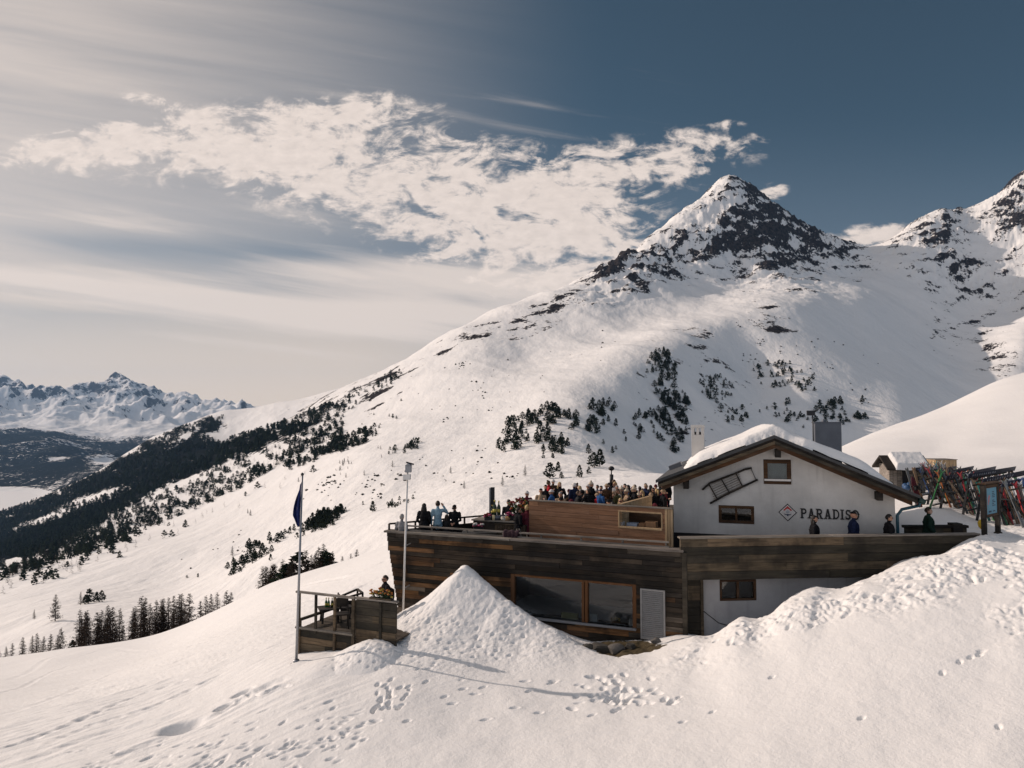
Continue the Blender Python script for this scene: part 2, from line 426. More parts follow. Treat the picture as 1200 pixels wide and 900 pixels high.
# ---- the slope the hut stands on
NP = [(1190,634,22),(1147,633,21.5),(1130,639,21.3),(1095,649,21.1),(1060,661,20.9),(1007,678,20.7),(955,688,20.6),(920,702,20.5),(867,721,20.5),(815,745,20.5),(790,758,20.5),(740,771,20.5),(690,782,20.6),
 (600,835,17.5),(480,800,20),(346,783,21.5),(250,800,23),(120,830,23),(0,850,23),(-200,860,24),
 (500,775,22.5),(600,776,22.5),(690,775,21.8),(750,764,21.6),(640,771,22.4),(690,766,22.9),(750,757,22.2),(830,752,22.0),(900,735,22.4),(1000,700,22.6),(1100,655,22.8),
 (1150,622,25),(1100,612,27),(1200,618,26),(1040,605,31),(1150,603,30),(1200,606,30),(1400,600,30),
 (100,800,38),(0,805,42),(200,770,38),(300,730,38),(400,700,36),(300,712,55),(400,672,52),(200,757,60),(0,792,62),(-200,800,60),
 (0,771,94),(95,758,92),(190,742,90),(250,716,89),(280,701,89),(320,683,89),(425,652,88),(470,632,90),(-200,785,95),(0,783,112),(95,770,112),(190,755,112),(280,714,112),(425,664,112),(470,645,112),
 (500,650,40),(600,640,34),(700,640,32),(850,625,33),(950,615,33),
 (545,620,90),(545,632,112),(600,610,112),(600,599,88),(640,575,82),(700,566,86),(760,558,90),(820,557,93),(500,625,90),(640,610,50),(760,600,50),(860,590,52),
 (900,553,97),(960,535,104),(998,521,108),(1040,503,110),(1100,479,112),(1160,453,114),(1200,438,108),(1200,442,120),(1400,350,118),
 (1000,575,50),(1100,565,46),(1200,560,46),(1200,500,74),(1100,525,74),(1060,550,58),(1400,480,72),
 (0,800,126),(190,775,126),(425,680,126),(600,612,126),(800,575,126),(1000,545,126),(1200,470,126),(1400,390,126)]
def bank(x, y):
    g = float(np.interp(x, [-16,-9,-4,0,2.5,4.5,6,7.5,9.5,11.5,14,18,22], [-8.9,-8.0,-7.35,-7.08,-6.9,-6.48,-5.88,-5.25,-4.62,-4.08,-3.58,-3.2,-3.0]))
    w = min(1, max(0, (y-12.5)/7)); w = w*w*(3-2*w); lin = -7.05+(.165*x if x > 0 else .09*x); return lin+(g-lin)*w
NP += [Vector((x, y, bank(x, y))) for x, y in ((-14,16),(-14,9),(-9,13),(-9,17),(-5,9),(-4,5),(-4,15),(0,5),(0,10),(0,14),(0,17),(3,10),(7,7),(7,10.5),(12,11),(16,19),(20,20),(17,15),*((x,y) for y in (13.5,15.5,17.4,19.2) for x in (1.5,3.2,4.9,6.6,8.3,10.2,12.2,14.4)))]
NP += [Vector((x, y, bank(x, y))) for x, y in ((18,12),(22,16),(26,21),(14,8),(-18,13),(-22,17))] + [(1700,590,30),(1700,545,46),(1700,450,74),(1700,330,112),(-400,835,38),(-400,812,62),(-400,797,95)]
NF = Field(NP, .02)
# the wall line of the terrace building, and where the snow pile leans on it
WA, WB = P(453,622,26), P(800,645,22)
MOUND = P(545, 760, 23.9); MPK = P(545, 663, 23.9)
RIDGE = [(P(545,663,23.9), 0), (P(592,697,22.6), 0), (P(640,733,21.5), 0), (P(668,752,21.0), 0)]
def seg_d(X, Y, a, b):
    dx, dy = b[0]-a[0], b[1]-a[1]; l2_ = dx*dx+dy*dy
    t = np.clip(((X-a[0])*dx+(Y-a[1])*dy)/l2_, 0, 1)
    side = (X-a[0])*dy-(Y-a[1])*dx
    return np.hypot(X-a[0]-t*dx, Y-a[1]-t*dy), t, side
def near_parts(X, Y):
    """(base height, extra height of the shovelled pile)"""
    X = np.asarray(X, float); Y = np.asarray(Y, float)
    base = NF.t(X/Y, np.log(Y))*Y
    r = np.hypot(X-MPK.x, (Y-MPK.y)*.86)
    top = MPK.z - base
    cone = np.maximum(top,0)*np.exp(-(r/2.05)**1.05)*1.0
    m = cone
    pts = [P(545,663,23.9), P(590,704,22.9), P(640,735,21.9), P(672,756,21.2)]
    for a, b in zip(pts[:-1], pts[1:]):
        d, t, s = seg_d(X, Y, (a.x,a.y), (b.x,b.y))
        zt = a.z+(b.z-a.z)*t
        w = np.where(s > 0, 1.0, 1.0)
        right = (s < 0)
        fall = np.where(right, np.exp(-(d/.95)**2.6), np.exp(-(d/2.3)**1.3))
        m = np.maximum(m, np.maximum(zt-base, 0)*fall)
    # a low apron thrown in front of the lower deck
    pts = [P(545,700,23.4), P(470,752,22.0), P(440,750,21.2), P(400,772,20.9)]
    for a, b in zip(pts[:-1], pts[1:]):
        d, t, s = seg_d(X, Y, (a.x,a.y), (b.x,b.y)); zt = a.z+(b.z-a.z)*t
        m = np.maximum(m, np.maximum(zt-base, 0)*np.exp(-(d/1.3)**2))
    return base, m
def near_z(x, y):
    b, m = near_parts(np.array([x]), np.array([y])); return float(b[0]+m[0])

n_a, n_l = (620, 420) if QUICK else (1530, 820)
a3 = np.linspace(-1.12, 1.22, n_a)
l3 = np.concatenate([np.linspace(math.log(4.6), math.log(11), 60, endpoint=False), np.linspace(math.log(11), math.log(26), int(n_l*.62), endpoint=False), np.linspace(math.log(26), math.log(126), int(n_l*.38))])
A, L = np.meshgrid(a3, l3); Y = np.exp(L); X = A*Y
B, Mm = near_parts(X, Y); Z = B+Mm
px, py = pix(X, Y, Z)
nearw = 1-sstep(35, 60, Y)
Z += (fbm(X/3.4, Y/3.4, 3, 101)*.055 + fbm(X/1.1, Y/1.1, 2, 105)*.022)*sstep(8,12,Y)*nearw*(1-.6*gauss(px,py,900,850,260,70)) + fbm(X/14, Y/18, 3, 107)*.35*sstep(28,60,Y)
# ski tracks and the ripped-up piste falling to the left
dirx, diry = .80, .60
tu = X*dirx+Y*diry; tv = -X*diry+Y*dirx
band = np.clip(gauss(px,py,170,800,330,36,-.34)+.8*gauss(px,py,330,725,170,24,-.36),0,1)
tr = fbm(tu/5.5+fbm(X/7,Y/7,2,115)*.6, tv/.26, 3, 111); tr2 = fbm(tu/1.6, tv/.33, 3, 113)
brk = sstep(-.25,.35,fbm(X/1.9, Y/1.9, 3, 119))
Z += band*(tr*.05*brk + tr2*.06)
low = np.clip(gauss(px,py,180,862,250,34,-.22),0,1); Z += low*(fbm(tu/2.6, tv/.22, 3, 117)*.035)
for (x0,y0,x1,y1,dep,wd) in ((0,878,230,792,.09,.16),(0,812,120,768,.06,.16),(60,872,255,795,.05,.14),(130,894,330,800,.06,.16),(20,893,210,835,.05,.2),(0,838,260,745,.05,.2),(288,816,338,806,.07,.07),(0,800,90,762,.06,.3),(90,768,190,757,.05,.3),(350,690,470,655,.10,.25),(330,715,440,682,.08,.3)):
    a = Pz(x0,y0,-8.5); b = Pz(x1,y1,-8.5)
    # walk the picture line and drop it on the slope
    pts = []
    for k in range(13):
        t = k/12; w = P(x0+(x1-x0)*t, y0+(y1-y0)*t+3*math.sin(t*7+x0), 1.0)
        c = int(np.clip(round((w.x-a3[0])/(a3[1]-a3[0])),0,n_a-1)); rr = int(np.searchsorted(np.maximum.accumulate((B+Mm)[:,c]/Y[:,c]), w.z)); rr = min(rr, len(l3)-1)
        pts.append((X[rr,c], Y[rr,c]))
    for p, q in zip(pts[:-1], pts[1:]):
        if math.hypot(p[0]-q[0], p[1]-q[1]) < .01: continue
        d, t, s = seg_d(X, Y, p, q); Z -= np.where(d < wd*3, dep*(np.exp(-(d/wd)**2)-.35*np.exp(-((d-wd*1.7)/(wd*.7))**2))*(.55+.45*brk), 0)*.6
# trampled crust on the bank at the right
ch = np.clip(gauss(px,py,960,716,190,24,-.30)+gauss(px,py,1150,655,85,30,-.35)+gauss(px,py,1185,700,40,40),0,1)*sstep(.0,.3,fbm(X/1.7,Y/1.7,3,121)+.25)
blk = ridged(X/.36, Y/.46, 3, 123)-.5
Z += ch*(np.abs(gnoise(X/.40,Y/.52,123))*.10 + np.abs(gnoise(X/.17+.3*blk,Y/.21,127))*.07 - .05)
# crumbly skin of the pile
mm = sstep(.15,.8,Mm); Z += mm*(fbm(X/1.3,Y/1.3,2,131)*.045 + fbm(X/.16,Y/.16,3,133)*.032)
def first_hit(pxq, pyq, _T=np.maximum.accumulate((B+Mm)/Y, axis=0)):
    w = P(pxq, pyq, 1.0); c = int(np.clip(round((w.x-a3[0])/(a3[1]-a3[0])),0,n_a-1))
    rr = min(int(np.searchsorted(_T[:,c], w.z)), len(l3)-1)
    return float(X[rr,c]), float(Y[rr,c])
def dent(x, y, dirv, ln, wd, dep, rim=.3):
    global Z
    R_ = ln*2.4
    i0, i1 = np.searchsorted(l3, [math.log(max(y-R_,4.7)), math.log(y+R_)]); j0, j1 = np.searchsorted(a3, [(x-R_)/y*1.0, (x+R_)/y])
    if i1 <= i0 or j1 <= j0: return
    dx = X[i0:i1,j0:j1]-x; dy = Y[i0:i1,j0:j1]-y
    c, s = math.cos(dirv), math.sin(dirv)
    rr = np.sqrt(((dx*c+dy*s)/ln)**2+((-dx*s+dy*c)/wd)**2)
    Z[i0:i1,j0:j1] += -dep*np.exp(-rr**4) + dep*rim*.4*np.exp(-((rr-1.5)/.4)**2)*sstep(-.2,.8,dx*c/ln)
rr_ = random.Random(5)
def trail(pts, step=.62, dep=.10, spread=.13, big=1.0):
    w = [first_hit(*p) for p in pts]
    for p, q in zip(w[:-1], w[1:]):
        d = math.hypot(q[0]-p[0], q[1]-p[1]); n = max(1, int(d/step)); an = math.atan2(q[1]-p[1], q[0]-p[0])
        for k in range(n):
            t = (k+rr_.uniform(.1,.9))/n; sd = spread*(1 if k%2 else -1)
            dent(p[0]+(q[0]-p[0])*t-math.sin(an)*sd+rr_.gauss(0,.05), p[1]+(q[1]-p[1])*t+math.cos(an)*sd+rr_.gauss(0,.05), an+rr_.gauss(0,.25), rr_.uniform(.09,.13)*big, rr_.uniform(.045,.065)*big, dep*rr_.uniform(.5,.9))
trail([(420,848),(440,820),(470,790)]); trail([(430,842),(460,812),(478,792)]); trail([(445,835),(470,805),(500,795)],.55)
for k in range(16): trail([(rr_.uniform(420,460),rr_.uniform(810,850)),(rr_.uniform(455,500),rr_.uniform(788,815))],.8,.09)
trail([(505,816),(560,806),(640,797),(700,795)]); trail([(515,824),(580,812),(660,802),(740,800)],.7); trail([(555,843),(620,832),(690,826),(760,806)]); trail([(640,845),(700,833),(768,815)],.7); trail([(470,845),(500,838)]);
for k in range(60): 
    x, y = rr_.gauss(725,24), rr_.gauss(815,10); w = first_hit(x,y); dent(w[0],w[1],rr_.uniform(0,3.1),.12,.075,rr_.uniform(.05,.10))
trail([(330,872),(370,856),(410,846),(450,842)]); trail([(300,880),(360,868),(400,862)],.7)
for k in range(230):
    x = rr_.uniform(60,440); y = 905-(x-180)*.20+rr_.gauss(0,18); w = first_hit(x,y); dent(w[0],w[1],rr_.gauss(.5,.3),rr_.uniform(.06,.16),.05,rr_.uniform(.02,.05))
for k in range(80):
    x = rr_.gauss(560,45); y = rr_.gauss(738,22); w = first_hit(x,y); dent(w[0],w[1],rr_.gauss(.4,.5),.075,.045,rr_.uniform(.02,.05))
for k in range(170):
    x = rr_.uniform(380,520); y = rr_.uniform(690,785); w = first_hit(x,y); dent(w[0],w[1],rr_.gauss(.6,.3),rr_.uniform(.05,.11),.04,rr_.uniform(.015,.04))
for k in range(180):
    x = rr_.uniform(800,1200); y = 745-(x-800)*.26+rr_.gauss(0,17); w = first_hit(x,y); dent(w[0],w[1],rr_.uniform(0,3.1),rr_.uniform(.07,.14),rr_.uniform(.05,.08),rr_.uniform(.04,.09))
for (x,y) in ((1125,777),(1138,771),(1148,768),(1104,789),(1150,764),(1190,742),(1183,735),(795,817),(905,793),(835,834),(800,846),(1170,852),(1010,842),(760,840)):
    w = first_hit(x,y); dent(w[0],w[1],rr_.gauss(.3,.3),.085,.05,.06,.1)
w = first_hit(214,852); dent(w[0],w[1],.1,.50,.32,.32,.12)
w = first_hit(262,829); dent(w[0],w[1],.5,.20,.13,.35,.2); w = first_hit(284,812); dent(w[0],w[1],.3,.25,.18,.25,.2)
# bare earth by the lower windows
earth = np.clip(gauss(px,py,712,768,62,15,-.08)*1.7,0,1)*sstep(20.55,20.85,Y)*(Mm<.35)
Z += earth*fbm(X/.4,Y/.4,3,141)*.12
ground_me = grid_mesh('snow_slope', X, Y, Z, {'earth': earth}, keep=~((Mm > .35)))
def ground_mat():
    m = SNOW.copy(); m.name = 'snow_slope_material'; nt = m.node_tree; n = N(nt); b = nt.nodes['Principled BSDF']
    old = b.inputs['Base Color'].links[0].from_socket
    pos = n('ShaderNodeNewGeometry').outputs['Position']
    f = n.math('ADD', n.attr('earth'), n.math('MULTIPLY', n.math('SUBTRACT', n.noise(pos, 3.5, 5, .65), .5), .9))
    e = n.mix(n.noise(pos, 7, 4, .7), (.03,.024,.016), (.11,.085,.045))
    nt.links.new(n.mix(n.smooth(f,.42,.55), old, e), b.inputs['Base Color'])
    return m
GROUND = link_mesh('snow_slope', ground_me, ground_mat()); tag(GROUND, kind='structure')
pile_me = grid_mesh('snow_pile', X, Y, Z, None, keep=(Mm > .35))
PILE = link_mesh('snow_pile', pile_me, SNOWB)
tag(PILE, 'tall pointed pile of shovelled snow leaning against the dark plank wall', 'snow pile')
NEAR_Z = Z; NEAR_X, NEAR_Y = X, Y
def ground_z(x, y):
    fa = (x/y-a3[0])/(a3[1]-a3[0]); j = int(np.clip(fa,0,n_a-2)); u = fa-j
    i = int(np.clip(np.searchsorted(l3, math.log(y))-1, 0, len(l3)-2)); v = (math.log(y)-l3[i])/(l3[i+1]-l3[i])
    return float((NEAR_Z[i,j]*(1-u)+NEAR_Z[i,j+1]*u)*(1-v) + (NEAR_Z[i+1,j]*(1-u)+NEAR_Z[i+1,j+1]*u)*v)

# ================================================================== LIGHT AND SKY
SUN_EL, SUN_AZ = R(26.5), R(-67)      # azimuth from the view direction (+Y), negative = to the left
sd = Vector((math.sin(SUN_AZ)*math.cos(SUN_EL), math.cos(SUN_AZ)*math.cos(SUN_EL), math.sin(SUN_EL)))
sl = bpy.data.lights.new('sun', 'SUN'); sl.energy = 3.45; sl.angle = R(.55); sl.color = (1, .83, .715)
so = bpy.data.objects.new('sun', sl); COL.objects.link(so)
so.rotation_euler = sd.to_track_quat('Z', 'Y').to_euler()

wd = bpy.data.worlds.new('World'); scene.world = wd; wd.use_nodes = True
nt = wd.node_tree; n = N(nt); bg = nt.nodes['Background']
sky = n('ShaderNodeTexSky', sky_type='NISHITA', sun_disc=False, sun_elevation=SUN_EL, sun_rotation=SUN_AZ, altitude=2100, air_density=1.0, dust_density=1.2, ozone_density=1.0)
gen = n('ShaderNodeTexCoord').outputs['Generated']
sep = n('ShaderNodeSeparateXYZ', {0: gen})
dx, dy, dz = sep.outputs
zc = n.math('MAXIMUM', dz, .02)
yc = n.math('MAXIMUM', dy, .05)
ta = n.math('DIVIDE', dx, yc)          # tangent to the side of the valley axis
tt = n.math('DIVIDE', dz, yc)          # tangent of height along it
def sky_blob(cx, cy, rx, ry, ang, gain):
    """one cloud field, by its bearing and height in the sky"""
    w = P(cx, cy, 1.0); rx /= F; ry /= F
    a = n.math('SUBTRACT', ta, w.x); b = n.math('SUBTRACT', tt, w.z)
    c, s = math.cos(ang), math.sin(ang)
    u = n.math('DIVIDE', n.math('ADD', n.math('MULTIPLY', a, c), n.math('MULTIPLY', b, s)), rx)
    v = n.math('DIVIDE', n.math('SUBTRACT', n.math('MULTIPLY', b, c), n.math('MULTIPLY', a, s)), ry)
    e = n.math('ADD', n.math('MULTIPLY', u, u), n.math('MULTIPLY', v, v))
    return n.math('MULTIPLY', n.math('POWER', 2.71828, n.math('MULTIPLY', e, -1.0)), gain)
def total(lst):
    o = lst[0]
    for q in lst[1:]: o = n.math('ADD', o, q)
    return o
# ice-cloud deck overhead, seen in perspective
cx_ = n.math('DIVIDE', dx, n.math('ADD', zc, .10)); cy_ = n.math('DIVIDE', dy, n.math('ADD', zc, .10))
cv = n('ShaderNodeCombineXYZ', {0: cx_, 1: cy_, 2: 0.0}).outputs[0]
flat = n('ShaderNodeCombineXYZ', {0: ta, 1: n.math('MULTIPLY', tt, 1.9), 2: 3.0}).outputs[0]
puff = n.noise(flat, 15, 9, .64, .7)
puff2 = n.noise(flat, 46, 5, .6, .15)
strk = n('ShaderNodeCombineXYZ', {0: n.math('MULTIPLY', n.math('ADD', ta, n.math('MULTIPLY', tt, .6)), 1.2), 1: n.math('MULTIPLY', n.math('ADD', tt, n.math('MULTIPLY', ta, .16)), 13), 2: 1.0}).outputs[0]
stk = n.noise(strk, 2.3, 6, .55, .3)
field = total([sky_blob(230,168,190,40,.10,.62), sky_blob(330,205,110,50,-.2,.42), sky_blob(470,200,140,62,-.25,.44), sky_blob(630,230,120,60,-.2,.46), sky_blob(760,190,115,34,.06,.50), sky_blob(690,270,90,50,-.2,.42), sky_blob(590,300,150,55,-.25,.50),
               sky_blob(80,172,95,18,.12,.5), sky_blob(175,118,40,9,-.15,.45), sky_blob(1030,275,55,14,.1,.85), sky_blob(905,225,22,10,.2,.55), sky_blob(835,165,50,12,-.2,.35), sky_blob(850,146,26,6,0,.4), sky_blob(430,125,90,16,.05,.38), sky_blob(885,162,20,7,0,.35)])
cov = n.math('ADD', n.math('SUBTRACT', field, .045), n.math('MULTIPLY', n.smooth(field, -.02, .42), n.math('ADD', n.math('MULTIPLY', n.math('SUBTRACT', puff, .5), 2.5), n.math('MULTIPLY', n.math('SUBTRACT', puff2, .5), .85))))
m_puff = n.smooth(cov, .16, .66)
fs = total([sky_blob(450,325,330,34,-.10,.80), sky_blob(120,338,360,11,-.14,.75), sky_blob(520,370,200,12,-.10,.6), sky_blob(250,400,220,8,-.12,.5), sky_blob(350,375,300,22,-.12,.6), sky_blob(120,250,200,30,0,.25), sky_blob(640,320,110,40,-.3,.4)])
gap = total([sky_blob(200,290,190,17,-.05,.75), sky_blob(640,375,90,12,.0,.35), sky_blob(120,375,160,10,-.1,.2)])
m_strk = n.smooth(n.math('SUBTRACT', n.math('ADD', fs, n.math('MULTIPLY', n.math('SUBTRACT', stk, .5), 1.5)), gap), .12, .85)
# thin bright veil toward the sun
veil = n.math('MULTIPLY', n.smooth(ta, .15, -.80), .90)
veil = n.math('MULTIPLY', veil, n.math('ADD', .75, n.math('MULTIPLY', n.math('SUBTRACT', stk, .5), .6)))
low_ = n.math('MULTIPLY', n.smooth(tt, .32, .02), n.smooth(ta, .35, -.25))
veil = n.math('MAXIMUM', n.math('SUBTRACT', veil, n.math('MULTIPLY', gap, .35)), n.math('MULTIPLY', low_, .95))
hs = n('ShaderNodeHueSaturation', {'Hue': .492, 'Saturation': .66, 'Value': 1.0, 'Color': sky.outputs[0]})
SKYV = .50
base = n.mix(1.0, hs.outputs[0], (SKYV*.50, SKYV*.72, SKYV*.82), 'MULTIPLY')
base = n.mix(n.math('MULTIPLY', n.smooth(tt, .46, .16), .30), base, (2.6, 2.9, 3.4))
c1 = n.mix(veil, base, n.mix(low_, (8.6, 7.3, 6.4), (9.2, 7.45, 5.95)))
c2 = n.mix(n.math('MULTIPLY', n.math('MULTIPLY', m_strk, n.smooth(ta, .30, -.02)), .82), c1, (8.6, 7.4, 6.6))
tex = n.math('ADD', .80, n.math('MULTIPLY', puff2, .4))
cl_ = n.mix(1.0, (8.6, 7.4, 6.65), n('ShaderNodeCombineXYZ', {0: tex, 1: tex, 2: tex}).outputs[0], 'MULTIPLY')
c3 = n.mix(n.math('MULTIPLY', m_puff, .92), c2, cl_)
# unseen pale blue sky added behind the viewer to lift the shaded faces
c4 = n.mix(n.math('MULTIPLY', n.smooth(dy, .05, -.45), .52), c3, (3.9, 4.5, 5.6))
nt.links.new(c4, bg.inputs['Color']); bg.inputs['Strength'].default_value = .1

scene.view_settings.view_transform = 'Standard'; scene.view_settings.look = 'None'
scene.view_settings.exposure = 0; scene.view_settings.gamma = 1; scene.view_settings.use_curve_mapping = False
cy = scene.cycles
cy.use_denoising = True; cy.max_bounces = 5; cy.diffuse_bounces = 3; cy.glossy_bounces = 3; cy.transmission_bounces = 4; cy.transparent_max_bounces = 8; cy.volume_bounces = 0
cy.caustics_reflective = False; cy.caustics_refractive = False

# ------------------------------------------------------------------ the air
hz = MB(); hz.box((-16500,-300,-560),(7500,16500,1180))
m_ = bpy.data.materials.new('haze_air'); m_.use_nodes = True; nt = m_.node_tree
for q in list(nt.nodes):
    if q.type == 'BSDF_PRINCIPLED': nt.nodes.remove(q)
pv = nt.nodes.new('ShaderNodeVolumePrincipled'); pv.inputs['Color'].default_value = (.36,.62,1,1); pv.inputs['Density'].default_value = 2.4e-5; pv.inputs['Anisotropy'].default_value = .2
nt.links.new(pv.outputs[0], nt.nodes['Material Output'].inputs['Volume'])
HAZE = hz.build('haze', m_); tag(HAZE, kind='stuff')
# ================================================================== BUILDINGS
def frame(o, xaxis):
    """matrix with origin o, x along xaxis (horizontal), y away from the viewer, z up"""
    x = Vector((xaxis[0], xaxis[1], 0)).normalized(); y = Vector((-x.y, x.x, 0))
    m = Matrix.Identity(4)
    for i in range(3): m[i][0] = x[i]; m[i][1] = y[i]; m[i][2] = (0,0,1)[i]; m[i][3] = o[i]
    return m
def on(M, px_, py_, off=0.0):
    """point of the plane y = off of frame M seen at (px, py), in M's own coordinates"""
    w = P(px_, py_, 1.0); y = M.col[1].to_3d(); o = M.col[3].to_3d() + y*off
    t = o.dot(y)/w.dot(y)
    return M.inverted() @ (w*t)
def attach(o, parent, M):
    o.parent = parent
    pm = Matrix.Translation(parent.location) @ parent.rotation_euler.to_matrix().to_4x4()
    o.matrix_local = pm.inverted() @ M
    return o

def wood_mat(name, cols, grain=1.0, rough=.8, bump=.5, axis=0, dark=(.012,.010,.009), dirt=.55):
    """planks: a tone for each board (face attribute rnd), grain along the board, weathering blotches"""
    m, nt, b = mat(name); n = N(nt)
    tc = n('ShaderNodeTexCoord').outputs['Object']
    sc = [14*grain]*3; sc[axis] = 1.1*grain
    st = n('ShaderNodeVectorMath', {0: tc, 1: tuple(sc)}, operation='MULTIPLY').outputs[0]
    rnd = n.attr('rnd')
    ad = n('ShaderNodeVectorMath', {0: st, 1: n('ShaderNodeCombineXYZ', {0: n.math('MULTIPLY', rnd, 90), 1: n.math('MULTIPLY', rnd, 37), 2: 0.0}).outputs[0]}, operation='ADD').outputs[0]
    g = n.noise(ad, 1.0, 6, .65, .4)
    ramp = nt.nodes.new('ShaderNodeValToRGB'); cr = ramp.color_ramp; cr.interpolation = 'CONSTANT'
    k = len(cols)
    while len(cr.elements) < k: cr.elements.new(.5)
    for i, c in enumerate(cols): cr.elements[i].position = i/k; cr.elements[i].color = (*c, 1)
    nt.links.new(rnd, ramp.inputs[0])
    c = n.mix(n.smooth(g, .30, .68), dark, ramp.outputs[0])
    c = n.mix(.35, c, ramp.outputs[0])
    st2 = n('ShaderNodeVectorMath', {0: ad, 1: (.35, .22, .22)}, operation='MULTIPLY').outputs[0]
    c = n.mix(n.math('MULTIPLY', n.smooth(n.noise(st2, 1.0, 4, .6), .45, .7), .45), c, n.mix(.5, ramp.outputs[0], (.16,.13,.10)))
    bl = n.noise(tc, .9, 4, .6)
    c = n.mix(n.math('MULTIPLY', n.smooth(bl, .42, .62), dirt), c, dark)
    nt.links.new(c, b.inputs['Base Color']); b.inputs['Roughness'].default_value = rough; b.inputs['Specular IOR Level'].default_value = .25
    bp = n('ShaderNodeBump', {'Height': g, 'Strength': bump, 'Distance': .01}); nt.links.new(bp.outputs[0], b.inputs['Normal'])
    return m
OLD = wood_mat('old_dark_planks', [(0.025,0.019,0.014),(0.035,0.027,0.019),(0.032,0.022,0.014),(0.045,0.034,0.023),(0.030,0.024,0.020),(0.060,0.043,0.029),(0.038,0.026,0.016),(0.105,0.085,0.067),(0.096,0.051,0.025),(0.149,0.074,0.032),(0.219,0.109,0.043),(0.175,0.141,0.109),(0.298,0.147,0.061)], dark=(.007,.006,.005), dirt=.7, bump=.8)
def old_tone(x, z):
    warm = .80*max(0, 1-x/3.6)*(1 if z < -4.5 else .35)+.34*max(0, (-5.0-z)/2.0)+.06
    return random.uniform(.60, .999) if random.random() < warm else random.uniform(0, .62)**1.0
OLDG = wood_mat('old_grey_planks', [(0.092,0.075,0.053),(0.048,0.041,0.028),(0.134,0.101,0.063),(0.065,0.055,0.039),(0.210,0.149,0.090),(0.039,0.034,0.024)], dirt=.6, dark=(.010,.009,.008))
GREYW = wood_mat('silver_grey_wood', [(.33,.29,.25),(.27,.24,.205),(.38,.335,.29),(.23,.20,.175)], dirt=.2)
LARCH = wood_mat('larch_planks', [(.30,.155,.085),(.26,.135,.075),(.34,.18,.10),(.28,.15,.088),(.23,.12,.07)], dark=(.10,.05,.028), dirt=.15)
PALEW = wood_mat('pale_new_wood', [(.50,.36,.21),(.44,.31,.18),(.56,.41,.25)], dark=(.22,.14,.08), dirt=.1, axis=2)
BROWN = wood_mat('brown_stained_wood', [(.10,.048,.020),(.08,.038,.017),(.12,.058,.026)], dirt=.3)
ORANGE = wood_mat('orange_stained_wood', [(.17,.072,.026),(.14,.062,.024),(.19,.082,.030)], dark=(.07,.03,.012), dirt=.2, axis=2)
DARKW = wood_mat('blackened_wood', [(.022,.018,.016),(.03,.024,.02),(.018,.016,.015)], dirt=.2)
DECKW = wood_mat('deck_boards', [(.12,.095,.07),(.10,.08,.06),(.15,.12,.09)], dirt=.4)
def plaster(name, col):
    m, nt, b = mat(name); n = N(nt); tc = n('ShaderNodeTexCoord').outputs['Object']
    f1 = n.noise(tc, .7, 5, .6); f2 = n.noise(tc, 9, 5, .65)
    c = n.mix(n.smooth(f1,.3,.75), tuple(x*.74 for x in col), col)
    dr = n('ShaderNodeVectorMath', {0: tc, 1: (5.0, 5.0, .35)}, operation='MULTIPLY').outputs[0]
    c = n.mix(n.math('MULTIPLY', n.smooth(n.noise(dr, 1.0, 4, .6), .52, .72), .35), c, tuple(x*.55 for x in col))
    c = n.mix(n.math('MULTIPLY', n.smooth(f2,.55,.75), .28), c, tuple(x*.62 for x in col))
    nt.links.new(c, b.inputs['Base Color']); b.inputs['Roughness'].default_value = .9
    bp = n('ShaderNodeBump', {'Height': n.noise(tc, 22, 5, .7), 'Strength': .5, 'Distance': .015}); nt.links.new(bp.outputs[0], b.inputs['Normal'])
    return m
PLASTER = plaster('white_plaster', (.66,.645,.62)); PLASTERB = plaster('grey_basement_plaster', (.42,.42,.43))
SLATE = simple('roof_slate', (.05,.052,.055), .7, var=.25, scale=3)
GUTTER = simple('green_copper_paint', (.022,.050,.046), .45, .2)
PIPE = simple('teal_downpipe_paint', (.03,.10,.14), .4)
GALV = simple('galvanised_metal', (.30,.31,.33), .45, .7, .12)
ZINC = simple('zinc_sheet', (.13,.14,.16), .5, .5, .15, 2)
WHITEP = simple('white_paint', (.72,.70,.67), .5, 0, .08)
BLACK = simple('black_paint', (.012,.012,.014), .5)
DARKM = simple('dark_metal', (.03,.03,.034), .45, .4)
def glass_mat(name, tint, refl=.10, opaque=None):
    m, nt, b = mat(name); n = N(nt); out = nt.nodes['Material Output']
    tr = n('ShaderNodeBsdfTransparent', {'Color': (*tint, 1)}); gl = n('ShaderNodeBsdfGlossy', {'Color': (1,1,1,1), 'Roughness': .02})
    fr = n('ShaderNodeFresnel', {'IOR': 1.5})
    mx = n('ShaderNodeMixShader', {0: n.math('ADD', n.math('MULTIPLY', fr.outputs[0], .7), refl), 1: tr.outputs[0], 2: gl.outputs[0]})
    nt.links.new(mx.outputs[0], out.inputs['Surface']); return m
GLASS = glass_mat('window_glass', (.75,.78,.8), .015)
ROOM = simple('dim_room', (.022,.02,.02), .9)
CURT = simple('pale_green_blind', (.30,.36,.33), .9)

